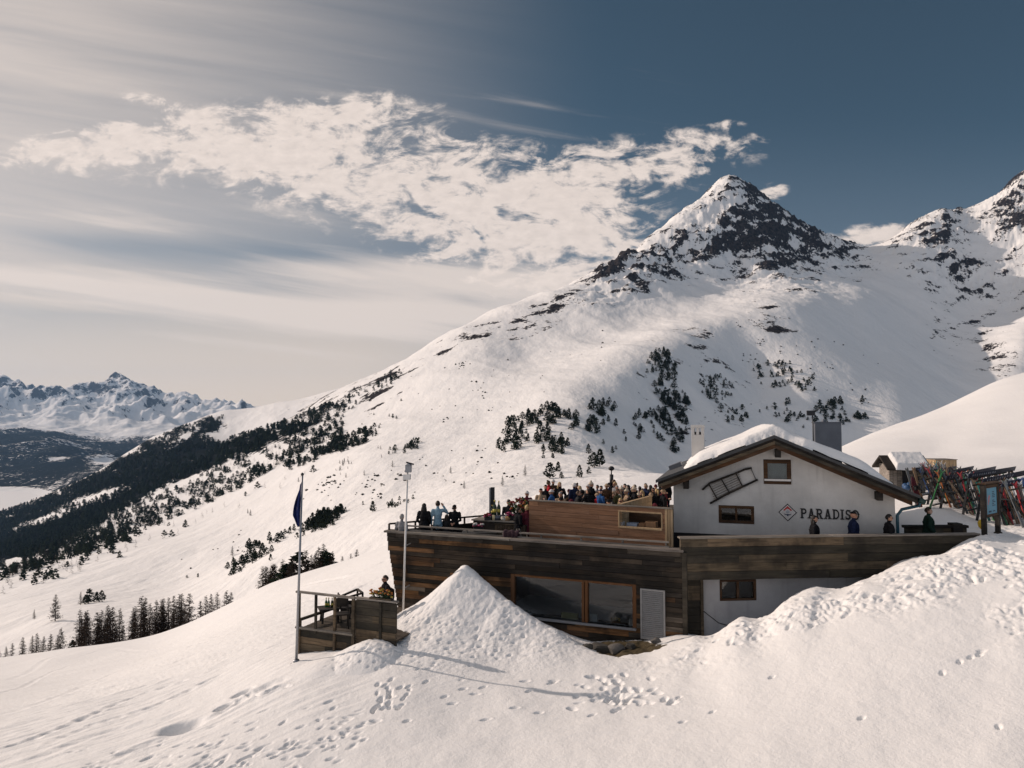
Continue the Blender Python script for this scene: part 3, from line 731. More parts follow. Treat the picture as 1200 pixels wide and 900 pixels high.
def planks(mb, x0, x1, z0, z1, y0, y1, hrow=.2, holes=(), stagger=2.6, jit=.012, x0f=None, m=0, rf=None):
    """courses of horizontal boards on the plane y0..y1, with openings left out"""
    zs = {z0, z1}
    for h in holes: zs |= {h[2], h[3]}
    zs = sorted(z for z in zs if z0 <= z <= z1); rows = []
    for a, b in zip(zs[:-1], zs[1:]):
        k = max(1, round((b-a)/hrow)); rows += [(a+(b-a)*i/k, a+(b-a)*(i+1)/k) for i in range(k)]
    for a, b in rows:
        xs = x0f((a+b)/2) if x0f else x0
        spans = [(xs, x1)]
        for h in holes:
            if h[2] < (a+b)/2 < h[3]:
                nsp = []
                for p, q in spans:
                    if h[0] > p: nsp.append((p, min(q, h[0])))
                    if h[1] < q: nsp.append((max(p, h[1]), q))
                spans = [s for s in nsp if s[1]-s[0] > .02]
        for p, q in spans:
            c = p - random.uniform(0, stagger)
            while c < q:
                d = c + random.uniform(.6, 1.3)*stagger
                s, e = max(c, p), min(d, q)
                if e-s > .03:
                    j = random.uniform(-jit, jit)
                    mb.box((s+.002, y0+j, a+.004), (e-.002, y1, b-.004), m, None, rf((s+e)/2,(a+b)/2) if rf else None)
                c = d

def window(parent, M, x0, x1, z0, z1, y, frame_m, panes=2, fw=.07, depth=.10, name='window', mull=None, glass=None, back=None):
    f = MB(); w = fw
    f.box((x0,y,z0),(x1,y+depth,z0+w)); f.box((x0,y,z1-w),(x1,y+depth,z1))
    f.box((x0,y,z0+w),(x0+w,y+depth,z1-w)); f.box((x1-w,y,z0+w),(x1,y+depth,z1-w))
    xs = [x0+w+(x1-x0-2*w)*i/panes for i in range(panes+1)]
    for xm in xs[1:-1]: f.box((xm-.035,y+.004,z0+w),(xm+.035,y+depth-.004,z1-w))
    o = f.build(name, frame_m, None, .006); attach(o, parent, M)
    for i in range(panes):
        g = MB(); a = xs[i]+(.035 if i else 0)+.002; b = xs[i+1]-(.035 if i < panes-1 else 0)-.002
        g.box((a,y+depth*.5,z0+w+.002),(b,y+depth*.5+.008,z1-w-.002))
        go = g.build('pane', glass or GLASS); go.parent = o
    if back:
        r = MB(); r.box((x0+w,y+depth+.05,z0+w),(x1-w,y+depth+.10,z1-w)); ro = r.build('blind_or_dark_back', back); ro.parent = o  # blind upstairs; below, a near-black sheet painted in for the unlit room
    return o

# ------------------------------------------------ terrace building
AB = Vector((WB.x-WA.x, WB.y-WA.y, 0)); LW = AB.length
MW = frame((WA.x, WA.y, 0), AB)
TB = thing('terrace_building', 'long plank clad terrace building of dark weathered boards, half buried in snow', 'building', (WA.x, WA.y, -7.6), math.atan2(AB.y, AB.x))
ZT = WA.z
wl = on(MW, 600, 674); wr = on(MW, 745, 683); zw1 = (wl.z+wr.z)/2; zw0 = (on(MW,610,721).z+on(MW,745,735).z)/2
lo_ = on(MW, 751, 688); lo2 = on(MW, 780, 751); zl1 = on(MW,765,690).z; zl0 = on(MW,765,749).z
HW = (wl.x, wr.x, zw0, zw1)
mb = MB()
planks(mb, 0, LW, -8.2, ZT-.05, -.03, .10, .155, [HW], x0f=lambda z: max(0, (ZT-z)*.19), stagger=2.8, jit=.018, rf=old_tone)
mb.box((.75, .11, -8.2), (HW[0]-.02, .2, ZT-.05)); mb.box((HW[1]+.02,.11,-8.2),(LW-.02,.2,ZT-.05)); mb.box((HW[0]-.02,.11,HW[3]+.02),(HW[1]+.02,.2,ZT-.05)); mb.box((HW[0]-.02,.11,-8.2),(HW[1]+.02,.2,HW[2]-.02))
attach(mb.build('plank_wall', OLD, None, 0), TB, MW)
mb = MB(); mb.box((-.06,-.10,ZT-.05),(LW*.46,.34,ZT+.02)); mb.box((LW*.46+.01,-.09,ZT-.045),(LW+.03,.34,ZT+.025))
attach(mb.build('wall_coping', GREYW, None, .008), TB, MW)
mb = MB(); mb.box((LW-.02,-.06,-8.2),(LW+.12,.12,ZT-.06)); attach(mb.build('corner_post', OLDG, None, .01), TB, MW)
# end wall at the narrow tip, running back under the rear railing
REAR = P(575,602,28.5); T0 = Vector((WA.x,WA.y,0)); T1 = Vector((REAR.x, REAR.y, 0))
MR = frame(T0, T1-T0)
mb = MB(); planks(mb, .75, (T1-T0).length, -8.2, ZT-.05, -.05, .05, .2); attach(mb.build('rear_wall', OLD), TB, MR)
# the big window
f = MB(); x0,x1,z0,z1 = HW; xm = on(MW, 685.5, 700).x
f.box((x0-.03,-.05,z0),(x0+.10,.16,z1)); f.box((x1-.10,-.05,z0),(x1+.02,.16,z1)); f.box((xm-.10,-.05,z0),(xm-.012,.16,z1-.02)); f.box((xm+.012,-.05,z0),(xm+.10,.16,z1-.02))
f.box((x0+.10,-.03,z1-.07),(x1-.10,.16,z1))
wo = f.build('window', ORANGE, None, .006); attach(wo, TB, MW)
for a, b in ((x0+.10, xm-.10), (xm+.10, x1-.10)):
    g = MB(); g.box((a+.003,.05,z0+.012),(b-.003,.06,z1-.072)); go = g.build('pane', GLASS); go.parent = wo
s = MB(); s.box((x0-.02,-.14,z0-.07),(x1+.02,.16,z0-.004)); so_ = s.build('sill', GALV, None, .006); so_.parent = wo
# the dim room behind it
r = MB(); a, b = x0-.6, x1+.8
r.box((a,3.2,z0-.8),(b,3.3,z1+.5)); r.box((a-.1,.22,z0-.8),(a,3.2,z1+.5)); r.box((b,.22,z0-.8),(b+.1,3.2,z1+.5)); r.box((a,.22,z1+.4),(b,3.2,z1+.5)); r.box((a,.22,z0-.9),(b,3.2,z0-.8)); r.box((x0,.22,z0-.8),(x1,.5,z0-.03))
attach(r.build('room', ROOM), TB, MW)
# louvred shutter, a little open
sh = MB(); zz0, zz1 = zl0, zl1; w_ = on(MW,780,700).x-on(MW,751,700).x
sh.box((0,-.02,zz0),(.05,.02,zz1)); sh.box((w_-.05,-.02,zz0),(w_,.02,zz1)); sh.box((.05,-.02,zz0),(w_-.05,.02,zz0+.05)); sh.box((.05,-.02,zz1-.05),(w_-.05,.02,zz1))
k = 24
for i in range(k):
    z = zz0+.05+(zz1-zz0-.1)*(i+.5)/k
    sh.add([(.05,-.022,z-.022),(w_-.05,-.022,z-.022),(w_-.05,.016,z+.020),(.05,.016,z+.020),(.05,-.016,z-.026),(w_-.05,-.016,z-.026),(w_-.05,.022,z+.016),(.05,.022,z+.016)],[(0,1,2,3),(7,6,5,4),(0,4,5,1),(3,2,6,7)])
so_ = sh.build('louvred_shutter', simple('grey_shutter_paint', (.27,.265,.26), .6)); attach(so_, TB, MW @ Matrix.Translation((on(MW,751,700).x,-.075,0)) @ Matrix.Rotation(R(-2), 4, 'Z'))
# right hand parapet and the plastered wall below it
QA = P(797,629,22.02); QB = P(1147,624.5,22.75); MQ = frame((QA.x,QA.y,0), QB-QA); LQ = Vector((QB.x-QA.x,QB.y-QA.y)).length
zq = on(MQ,800,629.5).z; zqb = on(MQ,830,679.5).z
mb = MB()
planks(mb, 0, LQ, zqb, zq-.05, -.03, .05, .235, stagger=4.2); mb.box((.02,.05,zqb+.01),(LQ-.02,.14,zq-.05))
planks(mb, .05, LQ, zqb+.5, zq-.05, .14, .18, .235)
attach(mb.build('parapet_planks', OLDG), TB, MQ)
mb = MB(); mb.box((-.02,-.06,zq-.05),(LQ*.5,.22,zq)); mb.box((LQ*.5+.008,-.055,zq-.048),(LQ+.02,.22,zq+.003)); attach(mb.build('parapet_coping', GREYW, None, .008), TB, MQ)
bx0 = on(MQ,821,700,.45).x; wz0 = on(MQ,865,704,.45).z; wz1 = on(MQ,865,679,.45).z; wx0 = on(MQ,843.5,700,.45).x; wx1 = on(MQ,886.5,700,.45).x
wz1 = min(wz1, zqb-.02)
mb = MB()
for (a,b,c,d) in ((bx0,wx0,-7.6,zqb-.01),(wx1,LQ,-7.6,zqb-.01),(wx0,wx1,-7.6,wz0),(wx0,wx1,wz1,zqb-.01)):
    if d-c > .01: mb.box((a,.45,c),(b,.75,d))
attach(mb.build('plaster_wall', PLASTERB), TB, MQ)
window(TB, MQ, wx0+.003, wx1-.003, wz0+.003, wz1-.003, .44, BROWN, 2, .07, .12, back=ROOM)
mb = MB(); planks(mb, .05, bx0-.06, -7.8, zqb-.01, .30, .42, .22); mb.box((bx0-.06,.26,-7.8),(bx0+.03,.46,zqb-.012)); attach(mb.build('recess_planks', OLDG), TB, MQ)
# a weathered crack and pipe on the plaster
mb = MB()
q = [on(MQ, *p, .44) for p in ((823,715),(832,722),(842,730),(853,733),(862,729))]
mb.tube(q, .012, 5); attach(mb.build('cable', BLACK), TB, MQ)
# deck
deck = [(WA.x+.1,WA.y+.12),(WB.x,WB.y+.2),(QA.x+.1,QA.y+.2),(QB.x,QB.y+.15),(QB.x+.05,QB.y+2.4),(14.0,25.6),(12.5,40.5),(2.2,40.5),(1.2,37),(T1.x,T1.y+.2)]
ZF = -4.65
mb = MB(); mb.prism([(x,y,ZF-.15) for x,y in deck], (0,0,.15)); attach(mb.build('deck_floor', DECKW), TB, Matrix.Identity(4))

# ------------------------------------------------ rails on the terrace wall
def rail_thing(name, label, M, x0, x1, zb, zs, y, post_x, mat_, rw=.07, rh=.06, group=None, zpost=None):
    t = thing(name, label, 'railing', (M @ Vector((x0,y,zb)))[:], math.atan2(M[1][0], M[0][0]), group)
    for z in zs:
        r = MB(); r.bar((x0,y,z),(x1,y,z),rw,rh); attach(r.build('rail', mat_, None, .006), t, M)
    for xq in post_x:
        r = MB(); r.box((xq-.03,y+.036,zb),(xq+.03,y+.096,(zpost or max(zs))+.0)); attach(r.build('post', mat_, None, .004), t, M)
    return t
xs = on(MW,463,615,.24).x; xe = on(MW,784,634,.24).x
rail_thing('railing', 'low railing of two grey wooden rails along the top of the dark plank wall', MW, xs, xe, ZT-.05, [-3.735,-3.885], .24, [xs+.1+(xe-xs-.2)*i/7 for i in range(8)], GREYW, .06, .055)
LR = (T1-T0).length
rail_thing('railing', 'weathered rear railing behind the people at the tip of the terrace', MR, .1, LR, ZF, [-3.68,-3.95,-4.2], -.02, [.12+(LR-.24)*i/4 for i in range(5)], DARKW, .06, .06)

# ------------------------------------------------ larch windscreen
SA = P(620,585.5,25.9); SB = P(779,595.5,23.45); MS = frame((SA.x,SA.y,0), SB-SA); LS = Vector((SB.x-SA.x,SB.y-SA.y)).length
WS = thing('windscreen', 'reddish larch board windscreen with a long serving hatch', 'windscreen', (SA.x,SA.y,ZF), math.atan2(SB.y-SA.y, SB.x-SA.x))
zs1 = SA.z; h0 = on(MS,726,600); h1 = on(MS,775,618)
HH = (h0.x, h1.x, on(MS,750,618).z, on(MS,750,601).z)
mb = MB(); planks(mb, 0, LS, ZF, zs1-.04, 0, .09, .165, [HH], jit=.004, stagger=2.4); attach(mb.build('larch_boards', LARCH), WS, MS)
mb = MB(); mb.box((-.03,-.03,zs1-.04),(LS+.25,.13,zs1)); attach(mb.build('top_cap', GREYW, None, .006), WS, MS)
mb = MB(); mb.box((HH[0]-.05,-.02,HH[2]-.06),(HH[1]+.03,.11,HH[2])); mb.box((HH[0]-.05,-.02,HH[3]),(HH[1]+.03,.11,HH[3]+.05)); mb.box((HH[0]-.05,-.018,HH[2]),(HH[0],.108,HH[3])); mb.box((HH[1]+.0,-.018,HH[2]),(HH[1]+.05,.108,HH[3]))
attach(mb.build('hatch_frame', PALEW, None, .005), WS, MS)
mb = MB()
for i in range(3): mb.box((LS+.003+i*.085,-.015+i*.02,ZF),(LS+.08+i*.085,.10,zs1-.045))
attach(mb.build('end_boards', PALEW), WS, MS)
PA = P(727,590.5,24.4); PB = P(764,580.5,27.2); MP_ = frame((PA.x,PA.y,0), PB-PA); LP = Vector((PB.x-PA.x,PB.y-PA.y)).length
mb = MB(); planks(mb, .1, LP, ZF, zs1-.03, 0, .08, .165, jit=.004); mb.box((.08,-.02,zs1-.03),(LP+.02,.1,zs1+.01)); attach(mb.build('side_panel', PALEW), WS, MP_)
mb = MB(); mb.box((HH[0]-.1,.12,HH[2]-.1),(HH[1]+.1,.7,HH[2]-.05)); attach(mb.build('shelf', LARCH, None, .005), WS, MS)
mb = MB(); mb.box((HH[0]-.3,1.0,ZF),(HH[1]+.1,1.05,zs1-.1)); attach(mb.build('back_panel', BROWN), WS, MS)

# ------------------------------------------------ hut
HO = Vector((5.76,25.5,0)); YAW = -17.0; MH = Matrix.Translation(HO) @ Matrix.Rotation(R(YAW),4,'Z')
HT = thing('alpine_hut', 'white plastered mountain hut with snow on its wide gabled roof', 'hut', (HO.x,HO.y,ZF), R(YAW))
GW = on(MH,1049,600).x; DEP = 8.5
ra = on(MH,908,510,-.7); rl = on(MH,770,562,-.7); rr = on(MH,1077,580,-.7)
UA, ZA = ra.x, ra.z; UL, ZL = rl.x, rl.z; UR, ZR = rr.x, rr.z
sl_, sr_ = (ZA-ZL)/(UA-UL), (ZA-ZR)/(UR-UA)
def roofz(u): return ZA-(UA-u)*sl_ if u < UA else ZA-(u-UA)*sr_
TH = .46
def gable_poly(u0, u1, z0, dz):
    return [(u0,z0),(u1,z0),(u1,roofz(u1)-dz),(UA,ZA-dz),(u0,roofz(u0)-dz)]
# window openings in the gable
ow = {}
for nm, a in {'up': (894.5,538.5,927.5,567.5), 'low': (842,592.5,884,613.5)}.items():
    p = on(MH,a[0],a[1]); q = on(MH,a[2],a[3]); ow[nm] = (p.x, q.x, on(MH,(a[0]+a[2])/2,a[3]).z, on(MH,(a[0]+a[2])/2,a[1]).z)
mb = MB()
def wall_strip(u0, u1, z0, z1f0, z1f1):
    mb.prism([(u0,0,z0),(u1,0,z0),(u1,0,z1f1),(u0,0,z1f0)], (0,.35,0))
cuts = sorted({0, GW, UA, ow['up'][0], ow['up'][1], ow['low'][0], ow['low'][1]})
for a, b in zip(cuts[:-1], cuts[1:]):
    mid_ = (a+b)/2; holes = sorted([(h[2],h[3]) for h in ow.values() if h[0] < mid_ < h[1]]); z = ZF-1.5
    for h in holes: wall_strip(a,b,z,h[0],h[0]); z = h[1]
    wall_strip(a,b,z,roofz(a)-TH+.12,roofz(b)-TH+.12)
mb.box((0,.36,ZF-1.5),(.35,DEP,roofz(0)-TH)); mb.box((GW-.35,.36,ZF-1.5),(GW,DEP,roofz(GW)-TH))
mb.prism([(u,DEP+.003,z) for u,z in gable_poly(0,GW,ZF-1.5,TH)], (0,.3,0))
attach(mb.build('plaster_wall', PLASTER), HT, MH)
mb = MB(); mb.box((-.03,-.05,ZF),(GW+.03,.02,-3.90)); attach(mb.build('shade_strip', BLACK), HT, MH)  # black strip painted in for the shaded gap behind the parapet
wn = window(HT, MH, ow['up'][0]+.004, ow['up'][1]-.004, ow['up'][2]+.004, ow['up'][3]-.004, -.02, BROWN, 1, .13, .12, back=CURT)
s = MB(); s.box((ow['up'][0]+.02,-.06,ow['up'][2]-.015),(ow['up'][1]-.02,.0,ow['up'][2]+.05)); q = s.build('sill', WHITEP); q.parent = wn; q.location = (0,-.02,.13)
wn = window(HT, MH, ow['low'][0]+.004, ow['low'][1]-.004, ow['low'][2]+.004, ow['low'][3]-.004, -.02, BROWN, 2, .10, .12, back=ROOM)
# roof: covering, boarding, barge boards, soffit
def slabs(name, mat_, dz0, dz1, y0, y1, ext, par=HT, bev=0):
    m = MB()
    for u0, u1 in ((UL-ext, UA), (UA, UR+ext)):
        m.prism([(u0,y0,roofz(u0)-dz0),(u1,y0,roofz(u1)-dz0),(u1,y0,roofz(u1)-dz1),(u0,y0,roofz(u0)-dz1)], (0,y1-y0,0))
    return attach(m.build(name, mat_, None, bev), par, MH)
slabs('roof', SLATE, 0, .10, -.70, DEP+.5, .05)
slabs('roof_boarding', DARKW, .104, .26, -.62, DEP+.45, -.02)
slabs('barge_board', OLDG, .19, .30, -.66, -.625, -.05)
slabs('soffit', BROWN, .264, .44, -.56, DEP+.4, -.16)
mb = MB()
for u in (on(MH,911.5,525,-.3).x, on(MH,804,567,-.3).x, on(MH,1030,571,-.3).x):
    z = roofz(u)-.44
    mb = MB(); mb.box((u-.09,-.45,z-.27),(u+.09,.02,z-.002)); attach(mb.build('purlin_end', DARKW, None, .008), HT, MH)
# gutter and downpipe on the low eave
mb = MB()
ug, zg = UR+.10, ZR-.20
mb.tube([(ug,-.74,zg),(ug,DEP+.4,zg-.02)], .085, 10); attach(mb.build('gutter', GUTTER), HT, MH)
d0 = Vector((ug,-.35,zg-.06)); c1 = on(MH,1056,597,.1); c2 = on(MH,1051.5,604,.1); c3 = Vector((c2.x,c2.y,ZF))
mb = MB(); mb.tube([d0, d0+Vector((0,.1,-.12)), (c1.x+.02,.1,c1.z), c2, c3], .05, 10); attach(mb.build('downpipe', PIPE), HT, MH)
# snow lying on the roof
nu_, nv_ = 150, 110
U, V = np.meshgrid(np.linspace(UL+.15, UR-.1, nu_), np.linspace(-.55, DEP+.4, nv_))
rz_ = np.where(U < UA, ZA-(UA-U)*sl_, ZA-(U-UA)*sr_)
nb = fbm(U/1.3, V/1.3, 4, 201)
front = -.62 + .38*np.clip(1-np.abs(U-UA)/.9,0,1)+ .07*fbm(U/1.1,V*0+1,2,203)
edge = sstep(0, .30, V-front+.0)
left = sstep(UL+.75-.035*V+.12*fbm(V/1.6,V*0,2,205), UL+1.5-.035*V, U); right = sstep(UR-.35+.3*fbm(V/1.2,V*0+4,2,207), UR-1.7, U)
th_ = (.29+.06*nb)*left*right*edge*np.where(U > UA, 1.2, 1.0+.2*sstep(UA-1.2,UA,U))
th_ += .02*fbm(U/.5,V/.5,3,209)*(th_ > .1)
hole = np.exp(-((U-UA-.55)/.35)**2-((V+.35)/.22)**2); th_ = th_*(1-.55*hole)
rid_ = ZA-.05-np.abs(U-UA)*.12; top = np.maximum(rz_, np.minimum(rid_-.15, rz_+.3))*0+rz_
rounded = top + np.where(th_ > .03, th_, -.06) - .10*np.exp(-((U-UA)/.5)**2)*0
me = grid_mesh('roof_snow', U, V, rounded)
o = bpy.data.objects.new('roof_snow', me); COL.objects.link(o); me.materials.append(SNOWB); attach(o, HT, MH)
# masonry chimney, metal duct box, roof hatch, weather mast
ch = Vector(on(MH,818,520,6.0)); chz = on(MH,818,498,6.0).z
mb = MB(); hw = .26; zb = roofz(ch.x)-.3
mb.box((ch.x-hw,6-hw,zb),(ch.x+hw,6+hw,chz-.42)); mb.box((ch.x-hw-.02,6-hw-.02,chz-.12),(ch.x+hw+.02,6+hw+.02,chz))
for sx_ in (-1,0,1):
    for sy_ in (-1,1): mb.box((ch.x+sx_*(hw-.06)-.06,6+sy_*(hw-.06)-.06,chz-.42),(ch.x+sx_*(hw-.06)+.06,6+sy_*(hw-.06)+.06,chz-.12))
mb.box((ch.x-hw+.12,6-hw+.12,chz-.42),(ch.x+hw-.12,6+hw-.12,chz-.3),1)
attach(mb.build('chimney', [PLASTER, BLACK], None, .015), HT, MH)
b0 = on(MH,953,496,6.5); b1 = on(MH,984,522,6.5)
mb = MB(); mb.box((b0.x,5.9,roofz(b1.x)-.2),(b1.x,6.9,b0.z)); mb.box((b0.x-.03,5.97,b0.z),(b1.x+.03,6.93,b0.z+.06)); mb.tube([((b0.x+b1.x)/2-.1,6.4,b0.z),((b0.x+b1.x)/2-.1,6.4,b0.z+.14)],.09,10)
attach(mb.build('duct_box', ZINC, None, .01), HT, MH)
m0 = on(MH,953,512,4.5); m1 = on(MH,953,487,4.5)
mb = MB(); mb.tube([(m0.x,4.5,m0.z-.5),(m0.x,4.5,m1.z)], .022, 6); mb.box((m0.x-.22,4.4,m1.z),(m0.x+.08,4.6,m1.z+.20)); mb.tube([(m0.x+.05,4.5,m1.z+.1),(m0.x+.2,4.5,m1.z+.26),(m0.x+.32,4.5,m1.z+.32)],.012,5)
attach(mb.build('floodlight_mast', DARKM), HT, MH)
k0 = on(MH,792,546,4.0)
mb = MB(); Mk = Matrix.Translation((k0.x,4.0,k0.z)) @ Matrix.Rotation(-math.atan(sl_),4,'Y')
mb.box((-.26,-.35,-.3),(.26,.35,.10),0,Mk); attach(mb.build('roof_hatch', ZINC, None, .01), HT, MH)
# --- lettering and emblem on the gable
def strokes(letter):
    """slab-serif capitals on a 1-high grid: list of polygons"""
    q = []
    def rect(a,b,c,d): q.append([(a,b),(c,b),(c,d),(a,d)])
    def stem(x, w=.2, y0=0, y1=1): rect(x,y0,x+w,y1)
    def serif(x0,x1,y): rect(x0,y,x1,y+.10)
    def arc(cx,cy,ro,ri,rx,a0,a1,n=12):
        for i in range(n):
            t0=R(a0+(a1-a0)*i/n); t1=R(a0+(a1-a0)*(i+1)/n)
            q.append([(cx+math.cos(t0)*ri*rx,cy+math.sin(t0)*ri),(cx+math.cos(t0)*ro*rx,cy+math.sin(t0)*ro),(cx+math.cos(t1)*ro*rx,cy+math.sin(t1)*ro),(cx+math.cos(t1)*ri*rx,cy+math.sin(t1)*ri)])
    if letter in 'PR':
        stem(.09); serif(0,.40,0); serif(0,.30,.9); rect(.28,.84,.46,1); rect(.28,.42,.46,.58); arc(.46,.71,.29,.13,.95,-90,90)
        if letter == 'R': q.append([(.36,.43),(.56,.43),(.76,.0),(.54,.0)]); serif(.52,.86,0); w=.86
        else: w=.76
    elif letter == 'A':
        q.append([(.10,0),(.27,0),(.50,1),(.36,1)]); q.append([(.56,0),(.80,0),(.56,1),(.36,1)]); rect(.26,.24,.64,.38); serif(0,.36,0); serif(.48,.90,0); w=.90
    elif letter == 'D':
        stem(.09); serif(0,.28,0); serif(0,.28,.9); rect(.28,.0,.36,.15); rect(.28,.85,.36,1); arc(.36,.5,.5,.34,.88,-90,90,16); w=.82
    elif letter == 'I':
        stem(.12); serif(0,.44,0); serif(0,.44,.9); w=.44
    elif letter == 'S':
        arc(.36,.72,.28,.12,1.0,40,265,14); arc(.36,.29,.29,.12,1.05,-140,85,14); rect(.53,.68,.64,.98); rect(.06,.04,.17,.34); w=.70
    else:
        arc(.42,.5,.51,.33,.84,0,360,26); w=.86
    return q, w
tx = on(MH,938,607); te = on(MH,1008,609); hgt = on(MH,938,595.5).z-tx.z
pen = 0; parts_ = []
for ch_ in 'PARADISO':
    q, w = strokes(ch_); parts_.append((ch_, q, pen)); pen += w+.10
fx = (te.x-tx.x)/pen
for ch_, q, x in parts_:
    m = MB()
    for i, poly in enumerate(q):
        e = .0004*i
        m.prism([(tx.x+(x+a)*fx, -.003, tx.z+b*hgt) for a, b in poly], (0, -.020-e, 0))
    attach(m.build('letter', BLACK), HT, MH)
ec = on(MH,923,600.5); er = on(MH,934,600.5).x-ec.x
em = MB()
def dia(r, y, m_): em.prism([(ec.x+a*r,y,ec.z+b*r) for a,b in ((0,-1),(1,0),(0,1),(-1,0))], (0,-.006,0), m_)
dia(er, -.003, 0); dia(er*.86, -.010, 1); dia(er*.76, -.017, 2)
y_ = -.0245
em.prism([(ec.x+a*er,y_,ec.z+b*er) for a,b in ((-.5,.26),(0,.75),(.5,.26),(.3,.2),(.18,.34),(0,.44),(-.18,.34),(-.3,.2))], (0,-.004,0), 3)
em.prism([(ec.x+a*er,y_,ec.z+b*er) for a,b in ((-.42,-.12),(-.2,-.2),(0,-.16),(.2,-.2),(.42,-.12),(.25,-.30),(.08,-.28),(.06,-.40),(-.06,-.40),(-.08,-.28),(-.25,-.30))], (0,-.004,0), 4)
em.prism([(ec.x+a*er,y_,ec.z+b*er) for a,b in ((-.22,.10),(0,.32),(.22,.10),(.16,-.05),(0,-.10),(-.16,-.05))], (0,-.003,0), 5)
attach(em.build('emblem', [BLACK, WHITEP, simple('emblem_pale', (.55,.53,.52),.6), simple('emblem_red', (.42,.05,.05),.6), simple('emblem_navy', (.02,.03,.07),.6), simple('emblem_grey', (.36,.38,.42),.6)]), HT, MH)
# --- old sledge hung on the gable
SG = thing('sledge', 'old dark wooden sledge frame hung slanting on the white gable wall', 'sledge', (MH @ on(MH,855,570))[:], R(YAW))
def sg(name, pts, w, mat_=DARKW, m=None):
    mb = MB(); q = [on(MH,*p,-.06) for p in pts]
    for a, b in zip(q[:-1], q[1:]): mb.bar(a, b, w, .05, up=(0,1,0))
    o = mb.build(name, mat_, None, .004); attach(o, SG, MH); return o
sg('runner', [(823,574),(832,566),(860,555.5),(873,550),(881,548.5)], .07); sg('runner', [(832,590),(850,580),(872,569.5),(888,562)], .07)
mb = MB()
for i in range(7):
    t = i/6; a = on(MH,833+3*t,568+17*t,-.075); b = on(MH,866+4*t,553.5+15*t,-.075); mb.bar(a,b,.022,.02,up=(0,1,0))
attach(mb.build('slat', GREYW), SG, MH)
for (a,b) in (((831,568),(841,585.5)),((845,561),(855,578)),((862,554),(870,570))): sg('cross_bar', [a,b], .04)
sg('end_bar', [(880,549),(886,562.5)], .02)
# ================================================================== SMALL DECK, MASTS, RACKS, FURNITURE
# ------------------------------------------------ lower deck
DA = P(350,693,22.5); MD = frame((DA.x,DA.y,0), AB)
ZD = -6.42
LDK = thing('lower_deck', 'small weathered plank deck with open railing beside the flagpole', 'deck', (DA.x,DA.y,-7.5), math.atan2(AB.y,AB.x))
xd = [on(MD,p,720).x for p in (351,371,393,415)]; xe2 = on(MD,464,705).x; zt = DA.z
mb = MB(); planks(mb, 0, xd[3], -7.45, ZD-.02, .0, .08, .21, jit=.01); planks(mb, xd[3]+.05, xe2, -7.9, zt-.06, .0, .08, .21); attach(mb.build('plank_skirt', OLDG), LDK, MD)
mb = MB(); k = 14
for i in range(k): mb.box((.0,.09+i*.24,ZD-.05),(xe2-.06,.09+i*.24+.232,ZD+random.uniform(-.004,.004)))
attach(mb.build('deck_boards', DECKW), LDK, MD)
mb = MB(); mb.box((.02,.1,-8.2),(.14,3.4,ZD-.06)); mb.box((.02,.1,-8.0),(xe2,.2,ZD-.3)); attach(mb.build('base_beams', DARKW), LDK, MD)
for i, x in enumerate(xd):
    w = .10 if i in (0,3) else .07
    mb = MB(); mb.box((x-w/2,-.07,-7.7 if i!=1 else ZD-.05),(x+w/2,-.003,zt-.02)); attach(mb.build('post', OLDG, None, .006), LDK, MD)
for (a,b,z) in ((-.05,xd[3]+.06,zt),(-.05,xd[3],ZD+.06)):
    mb = MB(); mb.bar((a,-.04,z),(b,-.04,z),.10,.06); attach(mb.build('rail', GREYW, None, .006), LDK, MD)
mb = MB(); mb.bar((xd[3]+.07,.02,zt),(xe2+.05,.02,zt),.16,.05); attach(mb.build('rail', GREYW, None, .006), LDK, MD)
mb = MB(); mb.box((xe2-.55,-.05,-7.9),(xe2-.47,-.003,zt-.03)); attach(mb.build('post', OLDG, None, .006), LDK, MD)
# low rail and stair handrail on the far side
sdir = Vector((P(411,706,24.4).x-P(352,727,22.6).x, 1.8, 0))
mb = MB(); a = P(352,726,22.6); b = P(414,705,24.5); mb.bar(a,b,.08,.08); mb.bar((a.x,a.y,a.z),(a.x,a.y,a.z-.5),.07,.07); mb.bar(b,(b.x,b.y,b.z-.6),.07,.07)
attach(mb.build('low_rail', OLDG, None, .006), LDK, Matrix.Identity(4))
mb = MB(); q = [P(401,698,24.4),P(419,690.5,25.0),P(425,695,24.2),P(404,701,23.9)]
for i in range(4): mb.bar(q[i],q[(i+1)%4],.06,.06)
for i in (0,1,2): mb.bar(q[i],(q[i].x,q[i].y,ZD),.06,.06)
attach(mb.build('stair_handrail', DARKW, None, .004), LDK, Matrix.Identity(4))
mb = MB(); a = P(401,704,24.3); b = P(424,704,24.3); mb.prism([(a.x,a.y,ZD),(b.x,a.y,ZD),(b.x,a.y,a.z),(a.x,a.y,a.z)],(0,.05,0)); attach(mb.build('stair_panel', DARKW), LDK, Matrix.Identity(4))

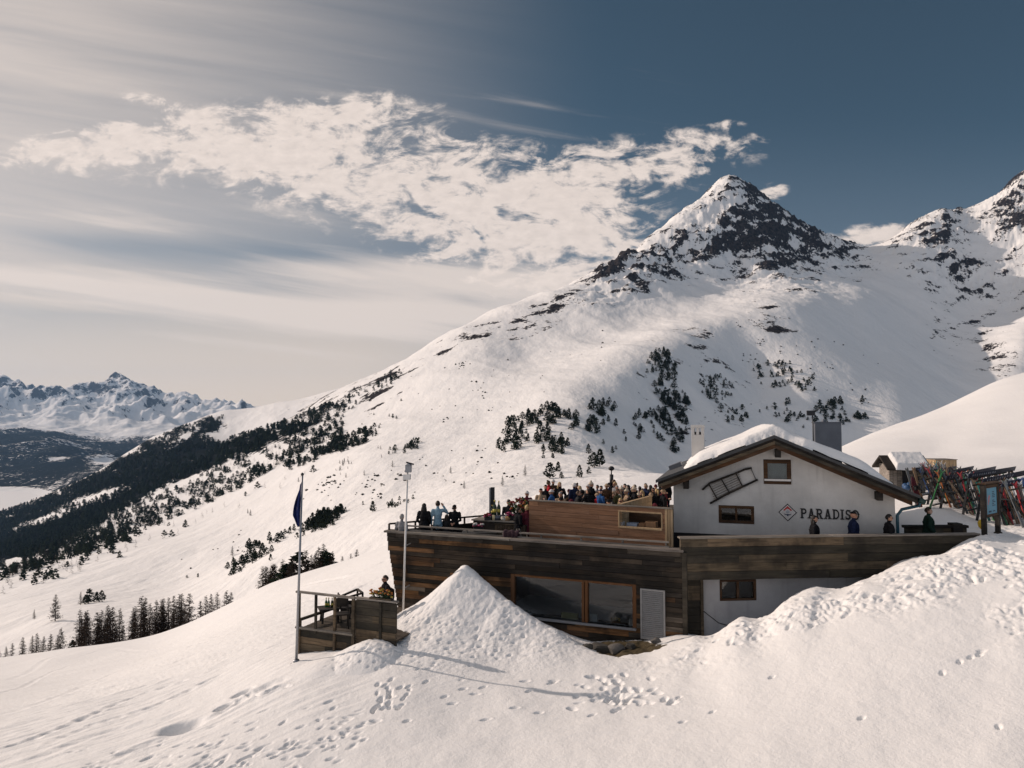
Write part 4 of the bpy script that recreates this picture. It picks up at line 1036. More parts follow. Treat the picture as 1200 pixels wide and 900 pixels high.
BOTTLE_G = simple('green_bottle_glass', (.02,.09,.03), .15, 0, .1); BOTTLE_D = simple('dark_bottle_glass', (.015,.03,.015), .15, 0, .1); FOIL = simple('yellow_bottle_label', (.5,.42,.08), .5)
def bottle(name, label, loc, h, m, group=None):
    t = thing(name, label, 'bottle', loc, 0, group); mb = MB(); r = h*.135
    mb.tube([(0,0,0),(0,0,.02*h),(0,0,.55*h),(0,0,.66*h),(0,0,.76*h),(0,0,h)],[r*.92,r,r,r*.72,r*.36,r*.32],12)
    o = mb.build('glass_body', m, t)
    mb = MB(); mb.tube([(0,0,.2*h),(0,0,.42*h)],[r*1.03,r*1.03],12); mb.build('paper_label', FOIL, t)
    mb = MB(); mb.tube([(0,0,.86*h),(0,0,1.01*h)],[r*.40,r*.42],10); mb.build('cap', simple('cap_foil', (.35,.28,.08), .4, .4), t)
for i,(px_,lb) in enumerate(((382,'tall green bottle at the outer end of the row on the lower deck table'),(385,'green bottle in the middle of the row on the lower deck table'),(389,'dark bottle closest to the stairs on the lower deck table'))):
    p = P(px_,720,23.3); bottle('bottle', lb, (p.x,p.y,-5.96), .30, (BOTTLE_G,BOTTLE_G,BOTTLE_D)[i])
def table(name, label, loc, rz, lx, ly, h, m, group=None):
    t = thing(name, label, 'table', loc, rz, group); mb = MB()
    k = 4
    for i in range(k): mb.box((-lx/2,-ly/2+ly*i/k+.005,h-.04),(lx/2,-ly/2+ly*(i+1)/k-.005,h))
    mb.box((-lx/2+.1,-ly/2+.05,h-.08),(-lx/2+.16,ly/2-.05,h-.041)); mb.box((lx/2-.16,-ly/2+.05,h-.08),(lx/2-.1,ly/2-.05,h-.041)); mb.build('tabletop', m, t, .005)
    for sx_ in (-1,1):
        for sy_ in (-1,1):
            mb = MB(); mb.bar((sx_*(lx/2-.10),sy_*(ly/2-.10),0),(sx_*(lx/2-.13),sy_*(ly/2-.12),h-.08),.05,.05); mb.build('leg', m, t, .004)
    return t
def chair(name, label, loc, rz, m, group=None):
    t = thing(name, label, 'chair', loc, rz, group)
    mb = MB(); mb.box((-.21,-.2,.42),(.21,.22,.46)); mb.build('seat', m, t, .01)
    mb = MB(); mb.box((-.21,.20,.60),(.21,.235,.88)); mb.build('backrest', m, t, .01)
    for sx_ in (-1,1):
        for sy_,hh in ((-1,.42),(1,.88)):
            mb = MB(); mb.bar((sx_*.19,sy_*.18,0),(sx_*.185,sy_*.18+(.03 if sy_>0 else 0),hh),.04,.04); mb.build('leg', m, t)
p = P(386,722,23.3); table('table', 'low dark table with bottles on the small lower deck', (p.x,p.y,ZD), .4, .7, .6, .46, DARKW)
p = P(405,722,23.4); chair('chair', 'dark wooden chair beside the bottle table on the lower deck', (p.x,p.y,ZD), 2.0, DARKW)
p = P(397,724,22.6); chair('chair', 'dark wooden chair tucked behind the front railing of the lower deck', (p.x+.1,p.y,ZD), .3, DARKW)
# flowers in a box on the rail
LEAFG = simple('leaf_green', (.03,.07,.02), .7, var=.3); FLO = [simple('flower_orange', (.34,.11,.02), .7), simple('flower_yellow', (.38,.28,.04), .7), simple('flower_pink', (.42,.07,.15), .7), simple('flower_red', (.16,.02,.02), .7), simple('flower_white', (.7,.66,.6), .7)]
def flowers(name, label, loc, lx, ly, h, cols, seed, pot=None, rz=0, sz=.035, cat='flowers', nf=46):
    rr = random.Random(seed); t = thing(name, label, cat, loc, rz)
    if pot:
        mb = MB(); ph = pot[1]
        mb.box((-lx/2,-ly/2,0),(lx/2,ly/2,ph*.12)); mb.box((-lx/2,-ly/2,ph*.12),(lx/2,-ly/2+.02,ph)); mb.box((-lx/2,ly/2-.02,ph*.12),(lx/2,ly/2,ph)); mb.box((-lx/2,-ly/2+.02,ph*.12),(-lx/2+.02,ly/2-.02,ph)); mb.box((lx/2-.02,-ly/2+.02,ph*.12),(lx/2,ly/2-.02,ph)); mb.box((-lx/2+.02,-ly/2+.02,ph*.12),(lx/2-.02,ly/2-.02,ph*.8))
        mb.build('planter', pot[0], t, .004)
    else: ph = 0
    lf = MB(); fl = MB()
    for i in range(nf):
        x, y = rr.uniform(-.5,.5)*lx*1.05, rr.uniform(-.5,.5)*ly*1.3; hh = ph+rr.uniform(.3,1)*h*(1-.35*(2*x/lx)**2)
        lf.tube([(x*.5,y*.5,ph*.8),(x*.85,y*.85,ph+(hh-ph)*.6),(x,y,hh)],.005,3)
        for k in range(3):
            a = rr.uniform(0,6.3); z = ph+(hh-ph)*rr.uniform(.2,.9); l = rr.uniform(.05,.1)
            c = Vector((x*.8,y*.8,z)); d = Vector((math.cos(a)*l,math.sin(a)*l,rr.uniform(-.3,.6)*l)); s_ = Vector((-math.sin(a),math.cos(a),0))*l*.3
            lf.add([c, c+d*.5+s_, c+d, c+d*.5-s_],[(0,1,2,3)])
        c = rr.randrange(len(cols)); fl.ball((x,y,hh),sz*rr.uniform(.7,1.3),None,sz*.7,c,7,5)
    lf.build('leaves', LEAFG, t); fl.build('blossoms', cols, t)
    return t
p = P(446,705,21.0); p = MD @ Vector((on(MD,446,705).x,.02,zt+.025)); flowers('flower_box', 'trailing orange and yellow flowers on the lower deck rail', p[:], .75, .14, .30, [FLO[0],FLO[1],FLO[0]], 3, (OLDG,.05), math.atan2(AB.y,AB.x))

# ------------------------------------------------ flagpole and camera mast
fx_, fy_ = first_hit(347,781); fx_, fy_ = P(347,782,21.6).x, 21.6
zb = ground_z(fx_, fy_)-.2; top = P(354.3,557,21.6)
FP_ = thing('flagpole', 'tall slim grey flagpole standing in the snow beside the lower deck', 'flagpole', (fx_,fy_,zb))
mb = MB(); mb.tube([(0,0,0),(top.x-fx_,0,top.z-zb)],[.042,.028],10); mb.build('pole', GALV, FP_)
mb = MB(); mb.tube([(0,0,.16),(0,0,.26)],[.09,.09],12); mb.box((-.15,-.15,.12),(.15,.15,.16)); mb.build('base_plate', GALV, FP_)
mb = MB(); mb.ball((top.x-fx_,0,top.z-zb+.03),.05); mb.build('finial', DARKM, FP_)
# furled flag: hangs limp, folded on itself
m, nt_, b = mat('navy_flag_cloth'); nn = N(nt_); tc = nn('ShaderNodeTexCoord').outputs['Object']
nt_.links.new(nn.mix(nn.smooth(nn.noise(tc,3.0,2),.62,.68),(.014,.028,.15),(.12,.11,.16)), b.inputs['Base Color']); b.inputs['Roughness'].default_value=.85
zt_ = P(353,563,21.6).z; zb_ = P(349,617,21.6).z; nu, nv = 26, 40; vs=[]; fs=[]
for j in range(nv+1):
    v = j/nv; z = zt_+(zb_-zt_)*v; pxp = 353.6-1.9*v; wpx = (1.0+6.6*math.sin(min(v*1.25,1)*math.pi*.62))*(1-.80*max(0,v-.72)/.28)
    for i in range(nu+1):
        u = i/nu; xx = (P(pxp,590,21.6).x) - u*wpx*21.6/F
        yy = .10*math.sin(u*9+v*2.0)*(.3+u)+.05*math.sin(u*17-v*3)
        vs.append((xx, 21.6+yy-.02, z-.18*u*(1-v)-.0*u))
for j in range(nv):
    for i in range(nu): a=j*(nu+1)+i; fs.append((a,a+1,a+nu+2,a+nu+1))
me = bpy.data.meshes.new('flag'); me.from_pydata(vs,[],fs); me.polygons.foreach_set('use_smooth',[True]*len(fs))
fo = link_mesh('flag', me, m); tag(fo, 'dark navy blue flag hanging limp from the tall flagpole', 'flag')
sm_ = fo.modifiers.new('cloth_thickness','SOLIDIFY'); sm_.thickness=.006
mx, my = P(471.5,727,23.9).x, 24.6
mb0 = P(471.5,727,24.6); mt = P(477.5,553,24.6); zb = mb0.z-.6
CM = thing('camera_mast', 'slim white mast with instrument boxes in front of the plank wall', 'mast', (mb0.x,24.6,zb))
mb = MB(); mb.tube([(0,0,0),(mt.x-mb0.x,0,mt.z-zb)],.034,10); mb.build('pole', WHITEP, CM)
c = P(476.8,559,24.6); mb = MB(); mb.box((c.x-mb0.x-.13,-.10,c.z-zb-.09),(c.x-mb0.x+.13,.10,c.z-zb+.09)); mb.build('junction_box', WHITEP, CM, .012)
c = P(478.7,549,24.6); mb = MB(); mb.box((c.x-mb0.x-.10,-.11,c.z-zb-.13),(c.x-mb0.x+.10,.11,c.z-zb+.10)); mb.prism([(c.x-mb0.x-.12,-.13,c.z-zb+.10),(c.x-mb0.x+.12,-.13,c.z-zb+.10),(c.x-mb0.x,-.13,c.z-zb+.19)],(0,.26,0)); mb.build('camera_housing', GALV, CM, .008)
c = P(479.5,543.5,24.6); mb = MB(); mb.tube([(c.x-mb0.x-.03,0,c.z-zb-.08),(c.x-mb0.x-.03,0,c.z-zb+.02)],.012,6); mb.bar((c.x-mb0.x-.10,0,c.z-zb+.05),(c.x-mb0.x+.16,0,c.z-zb-.02),.06,.05); mb.build('wind_vane', DARKM, CM)
for py_ in (640,690):
    c = P(474.5-(py_-640)*.03,py_,24.6); mb = MB(); mb.bar((c.x-mb0.x,0,c.z-zb),(c.x-mb0.x+.12,.55,c.z-zb),.03,.03); mb.build('bracket', GALV, CM)
# dark stele and lamp post on the terrace
p = P(575.5,571,28.0)
ST = thing('lamp_stele', 'tall dark flat lamp column at the far corner of the terrace bar', 'lamp post', (p.x,28.0,ZF))
mb = MB(); mb.box((-.02,-.06,0),(.14,.06,p.z-ZF)); mb.build('column', BLACK, ST, .008); mb = MB(); mb.box((-.075,-.05,0),(-.023,.05,p.z-ZF-.02)); mb.build('side_strip', GALV, ST, .004)
p = P(716.5,549,37.0)
lp = thing('lamp_post', 'slim black lamp post with a round head behind the crowd', 'lamp post', (p.x,37.0,ZF))
mb = MB(); mb.tube([(0,0,0),(0,0,P(0,571,37).z-ZF)],.05,8); mb.tube([(0,0,P(0,571,37).z-ZF),(0,0,P(0,556,37).z-ZF)],.10,10); mb.tube([(0,0,P(0,556,37).z-ZF),(0,0,p.z-ZF)],.03,8); mb.build('pole', BLACK, lp)
mb = MB(); mb.ball((0,0,p.z-ZF),.16,None,.12); mb.build('lamp_head', BLACK, lp)

# ------------------------------------------------ bar with flowers and bottles
WICK = wood_mat('dark_wicker', [(.10,.07,.045),(.07,.05,.03),(.13,.09,.055)], grain=3)
bp = P(585,606,26.6); BZ = -3.60
BAR = thing('bar_counter', 'dark outdoor bar counter covered with flowers, baskets and bottles', 'bar counter', (bp.x,26.6,ZF), math.atan2(AB.y,AB.x))
mb = MB(); mb.box((-.95,-.25,0),(.75,.35,BZ-ZF-.05)); mb.build('cabinet', DARKW, BAR, .01)
mb = MB(); mb.box((-1.0,-.32,BZ-ZF-.05),(.8,.42,BZ-ZF)); mb.build('worktop', GREYW, BAR, .006)
mb = MB()
for i in range(12): mb.box((.0+i*.1,-.40,.42),(.085+i*.1,-.26,BZ-ZF-.14))
mb.box((-.02,-.41,BZ-ZF-.14),(1.2,-.26,BZ-ZF-.10)); mb.build('wicker_front', WICK, BAR)
def bar_pt(px_, dy=0.0, z=BZ):
    y = 26.6+dy; w = P(px_, 600, y); return (w.x, w.y, z)
for i,(px_,h,lb) in enumerate(((579.8,.55,'magnum champagne bottle nearest the dark stele on the bar'),(584.5,.52,'yellow labelled champagne bottle beside another on the bar'),(577,.36,'short dark bottle in front of the stele on the bar'))):
    bottle('bottle', lb, bar_pt(px_, .05*i, BZ+.16), h, BOTTLE_D)
bk = thing('ice_bucket', 'dark metal tub holding the champagne bottles on the bar', 'tub', bar_pt(582,.05,BZ+.002))
mb = MB(); mb.tube([(0,0,0),(0,0,.14)],[.24,.28],14); mb.build('tub', ZINC, bk)
flowers('flower_pot', 'bright pink flowers in the middle of the bar counter', bar_pt(597.5,-.1), .28, .2, .16, [FLO[2],FLO[2],FLO[4]], 7, (DARKM,.14), 0, .05, nf=22)
flowers('flower_pot', 'small pink flowers at the rail end of the bar counter', bar_pt(571.5,-.1), .24, .2, .14, [FLO[2],FLO[3]], 8, (DARKM,.10), 0, .05, nf=18)
p = P(560.5,611,26.3); flowers('flower_pot', 'pink flowers set low beside the terrace rail', (p.x,p.y,-3.98), .35, .2, .16, [FLO[2],FLO[4]], 9, (DARKM,.14), 0, .05, nf=20)
st_ = thing('plant_stand', 'dark low sideboard carrying flowers beside the terrace rail', 'sideboard', (p.x-.1,p.y,ZF)); mb = MB(); mb.box((-.45,-.22,.08),(.75,.22,.62)); mb.build('body', DARKW, st_, .01); mb = MB(); mb.box((-.48,-.25,.62),(.78,.25,.666)); mb.build('top', GREYW, st_, .006)
flowers('flower_arrangement', 'big autumn bouquet of red, orange and yellow flowers above the bar', bar_pt(607.5,.1,BZ), .62, .45, .60, [FLO[3],FLO[0],LEAFG,FLO[3],LEAFG,FLO[1]], 12, (WICK,.22), 0, .055, nf=80, cat='bouquet')
for i,(px_,lb,m_) in enumerate(((590.5,'pale linen covered basket on the bar counter',(.5,.46,.4)),(594,'small tan basket of bread on the bar counter',(.36,.22,.10)),(578.5,'cream coloured candle jar on the bar counter',(.6,.5,.3)))):
    x,y,z = bar_pt(px_,-.22); t = thing('basket' if i<2 else 'candle_jar', lb, 'basket' if i<2 else 'jar', (x,y,z))
    mb = MB(); r = .13 if i<2 else .055; mb.tube([(0,0,0),(0,0,.10+.06*(i==2))],[r*.85,r],12); mb.build('container', simple('basket_%d'%i, m_, .8), t)
    mb = MB()
    for k in range(4): mb.ball((random.uniform(-.5,.5)*r,random.uniform(-.5,.5)*r,.11+.06*(i==2)),r*.4,None,r*.3)
    mb.build('contents', simple('contents_%d'%i, tuple(min(1,c*1.2) for c in m_), .8), t)
# jacket thrown over the rail, and a folding stand behind it
p = MW @ Vector((on(MW,600,622,.24).x,.24,-3.70))
vs=[];fs=[]; nu,nv=14,22
for j in range(nv+1):
    v=j/nv; s_=(v-.45)*1.05
    for i in range(nu+1):
        u=(i/nu-.5); w=.50*(1+.15*math.sin(v*5)); d=abs(s_)
        yy=(-.055 if s_<0 else .055)*min(1,d/.05)+.03*math.sin(i*1.7+j*.4)*min(1,d*4); zz=.045-d*.72+.02*math.sin(i*1.1)
        vs.append((u*w+s_*.18,yy,zz))
for j in range(nv):
    for i in range(nu): a=j*(nu+1)+i; fs.append((a,a+1,a+nu+2,a+nu+1))
me=bpy.data.meshes.new('jacket'); me.from_pydata(vs,[],fs); me.polygons.foreach_set('use_smooth',[True]*len(fs))
jk=link_mesh('jacket',me,simple('dark_plum_cloth',(.035,.016,.022),.9,var=.3)); jk.location=p; jk.rotation_euler=(0,0,math.atan2(AB.y,AB.x)); tag(jk,'dark jacket thrown over the terrace rail beside the bar','jacket'); q=jk.modifiers.new('thick','SOLIDIFY'); q.thickness=.03
p2 = MW @ Vector((on(MW,606.5,628,.5).x,.55,0))
ES = thing('folding_stand', 'folded pale wooden trestle stand behind the rail beside the jacket', 'stand', (p2.x,p2.y,ZF), math.atan2(AB.y,AB.x))
mb=MB()
for s_ in (-1,1): mb.bar((s_*.30,-.03*s_,0),(s_*.03,.03*s_,1.0),.045,.03)
mb.build('leg_frame',GREYW,ES,.003); mb=MB(); mb.bar((-.22,0,.25),(.22,0,.25),.03,.03); mb.build('crossbar',GREYW,ES)

# things on the sill of the big window and on the hatch shelf
def crate(name,label,M,lo,hi,m,cat='box'):
    o=M@Vector(((lo[0]+hi[0])/2,(lo[1]+hi[1])/2,lo[2])); t=thing(name,label,cat,o[:],math.atan2(M[1][0],M[0][0])); w,d,h=[(hi[i]-lo[i]) for i in range(3)]
    mb=MB(); e=.012; mb.box((-w/2,-d/2,0),(w/2,d/2,e)); mb.box((-w/2,-d/2,e),(w/2,-d/2+e,h)); mb.box((-w/2,d/2-e,e),(w/2,d/2,h)); mb.box((-w/2,-d/2+e,e),(-w/2+e,d/2-e,h)); mb.box((w/2-e,-d/2+e,e),(w/2,d/2-e,h)); mb.build('body',m,t,.004)
    mb=MB(); mb.box((-w/2+e,-d/2+e,h*.7),(w/2-e,d/2-e,h*.8)); mb.build('filling',simple(name+'_filling',(.12,.10,.07),.9),t)
zs_=HW[2]-.028
for (a,b,h,c,lb) in ((658,677,.17,(.30,.29,.14),'long olive yellow box on the inside sill of the big window'),(691,700,.22,(.40,.44,.44),'white carton on the window sill beside the orange mullion'),(737,744,.20,(.42,.42,.40),'small white box at the shutter end of the window sill'),(614,621,.10,(.20,.21,.22),'low grey tin on the snow pile end of the window sill')):
    xa=on(MW,a,715,.3).x; xb=on(MW,b,715,.3).x; crate('sill_box',lb,MW,(xa,.25,zs_),(xb,.40,zs_+h),simple('box_'+str(a),c,.8))
xa=on(MW,721,722,.3).x; p=MW@Vector((xa,.33,zs_)); flowers('sill_plant','small plant with yellow flowers on the window sill near the shutter',p[:],.30,.12,.10,[FLO[1]],14,(BROWN,.09),math.atan2(AB.y,AB.x),.022,cat='plant',nf=26)
zh=HH[2]-.048
for (a,b,h,c,lb) in ((728,731,.14,(.55,.52,.5),'round white pot at the outer end of the hatch shelf'),(736,748,.13,(.25,.30,.38),'low blue grey box on the hatch shelf'),(750,757,.15,(.22,.12,.06),'small brown wooden crate on the hatch shelf'),(758,770,.22,(.26,.15,.08),'largest brown crate on the hatch shelf')):
    xa=on(MS,a,612,.4).x; xb=on(MS,b,612,.4).x; crate('shelf_box',lb,MS,(xa,.25,zh),(xb,.5,zh+h),simple('shelf_'+str(a),c,.8))
# heap of rocks on the bare ground under the window
ROCK = simple('grey_boulder', (.12,.11,.10), .9, var=.35, scale=3); ROCKD = simple('dark_boulder', (.055,.05,.042), .9, var=.35, scale=3)
def boulder(px_,py_,Yv,r,label,m,seed):
    x,y=P(px_,py_,Yv).x,Yv; z=ground_z(x,y); rr=random.Random(seed); bm=bmesh.new(); bmesh.ops.create_icosphere(bm,subdivisions=3,radius=1)
    ax=[Vector((rr.gauss(0,1),rr.gauss(0,1),rr.gauss(0,1))).normalized() for _ in range(9)]; dd=[rr.uniform(.55,.95) for _ in ax]
    for v in bm.verts:
        for a_,d_ in zip(ax,dd):
            k=v.co.dot(a_)
            if k>d_: v.co-=a_*(k-d_)
        v.co=Vector((v.co.x*r,v.co.y*r*.8,v.co.z*r*.65))
    me=bpy.data.meshes.new('boulder'); bm.to_mesh(me); bm.free(); o=link_mesh('boulder',me,m); o.location=(x,y,z+r*.22); o.rotation_euler=(0,0,rr.uniform(0,3)); tag(o,label,'rock')
boulder(722,768,21.5,.30,'pale grey boulder lying under the large window',ROCK,3); boulder(705,766,21.7,.38,'broad dark boulder under the large window',ROCKD,5); boulder(738,762,21.6,.22,'dark boulder at the foot of the louvred shutter',ROCKD,8); boulder(768,760,21.5,.18,'small grey boulder at the snow edge by the shutter',ROCK,9)
boulder(690,773,21.3,.16,'smallest dark stone beside the snow pile',ROCKD,12)

# ------------------------------------------------ behind the parapet at the right
LW2 = frame((P(1061,614,24.6).x,24.6,0),(1,.02,0)); l2e = P(1134,614,24.6).x-P(1061,614,24.6).x
TW = thing('timber_wall','low dark timber wall with a square end post behind the parapet','wall',(P(1061,614,24.6).x,24.6,ZF),.02)
mb=MB(); planks(mb,0,l2e,-5.2,-3.62,0,.1,.22); attach(mb.build('boards',OLDG),TW,LW2); mb=MB(); mb.box((-.05,-.06,-3.62),(l2e+.03,.16,-3.53)); attach(mb.build('cap',DARKW,None,.008),TW,LW2)
mb=MB(); a=P(1115.5,614,24.6).x-P(1061,614,24.6).x; mb.box((a,-.10,-5.2),(a+.34,.22,-3.46)); attach(mb.build('end_post',DARKW,None,.01),TW,LW2)
# information board
bx=P(1152,632,22.95); gz=ground_z(bx.x,bx.y)
IB=thing('notice_board','blue notice board in a timber frame on two dark posts','notice board',(bx.x,bx.y,gz-.3),0)
b1=P(1151.5,570,22.95); b2=P(1168,570,23.7); MI=frame((b1.x,b1.y,0),(b2.x-b1.x,b2.y-b1.y,0)); li=Vector((b2.x-b1.x,b2.y-b1.y)).length
ztb=P(1152,569,22.95).z; zbb=P(1152,607,22.95).z
for x in (-.02,li-.06):
    mb=MB(); mb.box((x,-.06,-4.6),(x+.12,.08,ztb+.03)); mb.box((x-.03,-.09,-4.6),(x+.15,.11,-3.62)); attach(mb.build('post',DARKW,None,.006),IB,MI)
mb=MB(); z0,z1=zbb,ztb
mb.box((.10,-.05,z0),(li-.06,.05,z0+.09)); mb.box((.10,-.05,z1-.10),(li-.06,.05,z1)); mb.box((.10,-.052,z0+.09),(.17,.05,z1-.10)); mb.box((li-.13,-.052,z0+.09),(li-.06,.05,z1-.10)); mb.box((-.06,-.12,z1+.032),(li+.1,.14,z1+.075)); attach(mb.build('frame',BROWN,None,.005),IB,MI)
mb=MB(); x0,x1=.17,li-.13; mb.box((x0,-.03,z0+.09),(x1,.03,z1-.10))
def dash(a,b,c,d,m_): mb.box((x0+(x1-x0)*a,-.034,z0+.09+(z1-z0-.19)*b),(x0+(x1-x0)*c,-.0302,z0+.09+(z1-z0-.19)*d),m_)
for i in range(9):
    if i!=4: dash(.56,.30+i*.065,.56+random.Random(i).uniform(.15,.3),.33+i*.065,1)
dash(.2,.06,.45,.13,1); dash(.62,.07,.8,.12,1)
for (a,b,c,d) in ((.16,.46,.30,.66),(.22,.60,.36,.72),(.14,.36,.22,.50)): dash(a,b,c,d,2)
attach(mb.build('panel',[simple('board_blue',(.12,.30,.40),.6,var=.1),simple('board_ink',(.03,.06,.10),.7),simple('board_pink',(.5,.22,.24),.7)]),IB,MI)
# small snow-roofed shed and pale timber box on the slope
q=P(1064,577,37.5); gz=ground_z(q.x,q.y)
SHY=37.5; MSH=frame((P(1037,577,SHY).x,SHY,0),(1,-.06,0)); sw=P(1088,577,SHY).x-P(1037,577,SHY).x
SH=thing('shed','small grey plank shed with a snow covered dark roof on the slope','shed',(q.x,q.y,gz-.3),-.06)
zr0=P(1060,534,SHY).z; ze=P(1060,548.5,SHY).z; zf=P(1060,579,SHY).z-.4
mb=MB(); random.seed(31)
for i in range(9):
    a=.25+i*(sw-.45)/9; mb.box((a,0,zf),(a+(sw-.45)/9-.02,.08,ze+.02))
mb.box((.25,.09,zf),(sw-.2,1.15,ze+.2)); attach(mb.build('plank_wall',GREYW),SH,MSH)
for a in (.9,1.45): 
    mb=MB(); mb.box((a,-.012,zf+.75),(a+.30,-.002,ze-.1)); attach(mb.build('window',BLACK),SH,MSH)
mb=MB(); mb.prism([(0,-.35,ze),(0,.55,zr0),(0,1.45,ze+.05),(0,1.45,ze-.06),(0,.55,zr0-.12),(0,-.35,ze-.10)],(sw,0,0)); attach(mb.build('roof',DARKW,None),SH,MSH)
U2,V2=np.meshgrid(np.linspace(.42,sw-.05,40),np.linspace(-.42,.54,24)); sl2=(zr0-ze)/.9
hz=ze+(V2+.35)*sl2; ed=np.minimum.reduce([U2-.42,sw-.05-U2,(V2+.42)*1.2,(.58-V2)*2]); hz=hz+.26*sstep(0,.14,ed)+.03*fbm(U2/.3,V2/.3,3,301)-.03
me=grid_mesh('roof_snow',U2,V2,hz); o=bpy.data.objects.new('roof_snow',me); COL.objects.link(o); me.materials.append(SNOWB); attach(o,SH,MSH)
tp=P(1066,571,36.9); tb=MB()
for k in range(9): tb.ball((random.uniform(-.35,.35),random.uniform(-.1,.1),random.uniform(.05,.22)),random.uniform(.14,.24),None,.16)
o=tb.build('tarpaulin',simple('blue_tarp',(.03,.08,.18),.5)); o.location=(tp.x,tp.y,tp.z-.12); tag(o,'bundled blue tarpaulin lying in front of the small shed','tarpaulin')
q=P(1106,553,44); MC=frame((P(1090,553,44).x,44,0),(1,-.04,0)); cw=P(1121,553,44).x-P(1090,553,44).x; zc0=ground_z(q.x,44.5)-.2; zc1=P(1106,539,44).z
CR=thing('timber_bin','pale new timber bin on the slope beside the shed','bin',(q.x,44,zc0),-.04)
mb=MB()
for i in range(12): mb.box((.42+i*(cw-.42)/12,0,zc0),(.42+(i+1)*(cw-.42)/12-.012,.06,zc1))
mb.prism([(.42,.0,zc0),(0,1.3,zc0),(0,1.3,zc1),(.42,.0,zc1)],(-.06,0,0)); mb.box((.3,.08,zc0),(cw-.06,1.25,zc1-.06)); attach(mb.build('boards',PALEW),CR,MC)
mb=MB(); mb.box((.30,-.04,zc1),(cw+.04,1.3,zc1+.04)); attach(mb.build('lid',GREYW,None,.006),CR,MC)

# ------------------------------------------------ ski racks and skis
RAIL=simple('navy_rack_panel',(.018,.026,.055),.5); RAILW=simple('rack_lettering',(.40,.42,.45),.6); RPOST=simple('dark_rack_steel',(.03,.032,.035),.5,.4)
SKIM=[simple('ski_'+nm,c,.4,0,.25,3,.5) for nm,c in (('red',(.42,.025,.03)),('black',(.016,.016,.018)),('white',(.6,.6,.6)),('grey',(.15,.16,.165)),('orange',(.42,.13,.03)),('teal',(.03,.22,.20)),('yellow',(.40,.36,.06)),('green',(.05,.24,.08)),('blue',(.03,.08,.24)),('wood',(.25,.16,.09)),('brown',(.10,.065,.045)))]
SKIN=['red','black','white','grey','orange','teal','lime yellow','green','blue','wood coloured','brown']
BIND=simple('binding_black',(.02,.02,.02),.4); BIND2=simple('binding_grey',(.25,.25,.26),.4)
def ski_mesh(L):
    mb=MB(); n=22; top=[]; bot=[]
    for i in range(n+1):
        t=i/n; z=t*L; w=.048+.022*((2*t-1)**2); 
        if t>.93: w*=math.sqrt(max(0,1-((t-.93)/.07)**2))*.98+.02
        if t<.03: w*=.75
        y=-.006+.010*math.sin(t*math.pi)- (.0 if t<.9 else .09*((t-.9)/.1)**2)*1.0
        top.append((w,y,z))
    vs=[]
    for w,y,z in top: vs+=[(-w,y-.008,z),(w,y-.008,z),(w,y+.008,z),(-w,y+.008,z)]
    fs=[(0,1,2,3)]
    for i in range(n):
        a=i*4; 
        for k in range(4): fs.append((a+k,a+4+k,a+4+(k+1)%4,a+(k+1)%4))
    fs.append(tuple(n*4+k for k in (3,2,1,0))); mb.add(vs,fs); return mb.mesh('ski')
def binding_mesh(L):
    mb=MB(); c=L*.46
    for z0,z1,h in ((c-.20,c-.06,.06),(c+.14,c+.24,.05)):
        mb.box((-.035,-.014-h,z0),(.035,-.010,z1)); mb.box((-.028,-.03-h,z0+.03),(.028,-.014-h,z1-.03))
    mb.box((-.03,-.018,c-.06),(.03,-.010,c+.14)); return mb.mesh('binding')
SKI={L:ski_mesh(L) for L in (1.58,1.70,1.82)}; BND={L:binding_mesh(L) for L in SKI}
nski=0
GREYB=wood_mat('brown_grey_strut',[(.16,.12,.09),(.13,.10,.075),(.19,.145,.105)],dirt=.3)
def ski_pair(x,y,z,rz,tilt,L,mi,label,group,roll=0):
    t=thing('ski_pair',label,'skis',(x,y,z),0,group); t.rotation_mode='XYZ'
    t.rotation_euler=(Euler((0,roll,0)).to_matrix().to_4x4()).to_euler()
    t.matrix_local=Matrix.Translation((x,y,z))@Matrix.Rotation(rz,4,'Z')@Matrix.Rotation(-tilt,4,'X')@Matrix.Rotation(roll,4,'Y')
    for k in (0,1):
        o=bpy.data.objects.new('ski',SKI[L]); COL.objects.link(o); o.parent=t
        if not SKI[L].materials: SKI[L].materials.append(SKIM[0])
        o.material_slots[0].link='OBJECT'; o.material_slots[0].material=SKIM[mi]
        o.matrix_local=Matrix.Translation((.015*k-.0,.028*k,0))@Matrix.Rotation(math.pi*k,4,'Z')@Matrix.Rotation(.02*(1-2*k),4,'Y')
        b=bpy.data.objects.new('binding',BND[L]); COL.objects.link(b); b.parent=o
        if not BND[L].materials: BND[L].materials.append(BIND)
    return t
rk=random.Random(17)
RACKS=[((1071,552,34.5),(1102,549.5,37.6)),((1080,556,33.0),(1119,550.0,35.6)),((1092,559.5,31.4),(1139,550.0,34.0)),((1107,562.5,29.8),(1165,550.5,32.6)),((1133,560,28.6),(1188,551,30.6)),((1150,566,27.4),(1212,553,29.8)),((1172,570,26.4),(1250,556,28.6))]
NTH=['first','second','third','fourth','fifth','sixth','seventh']
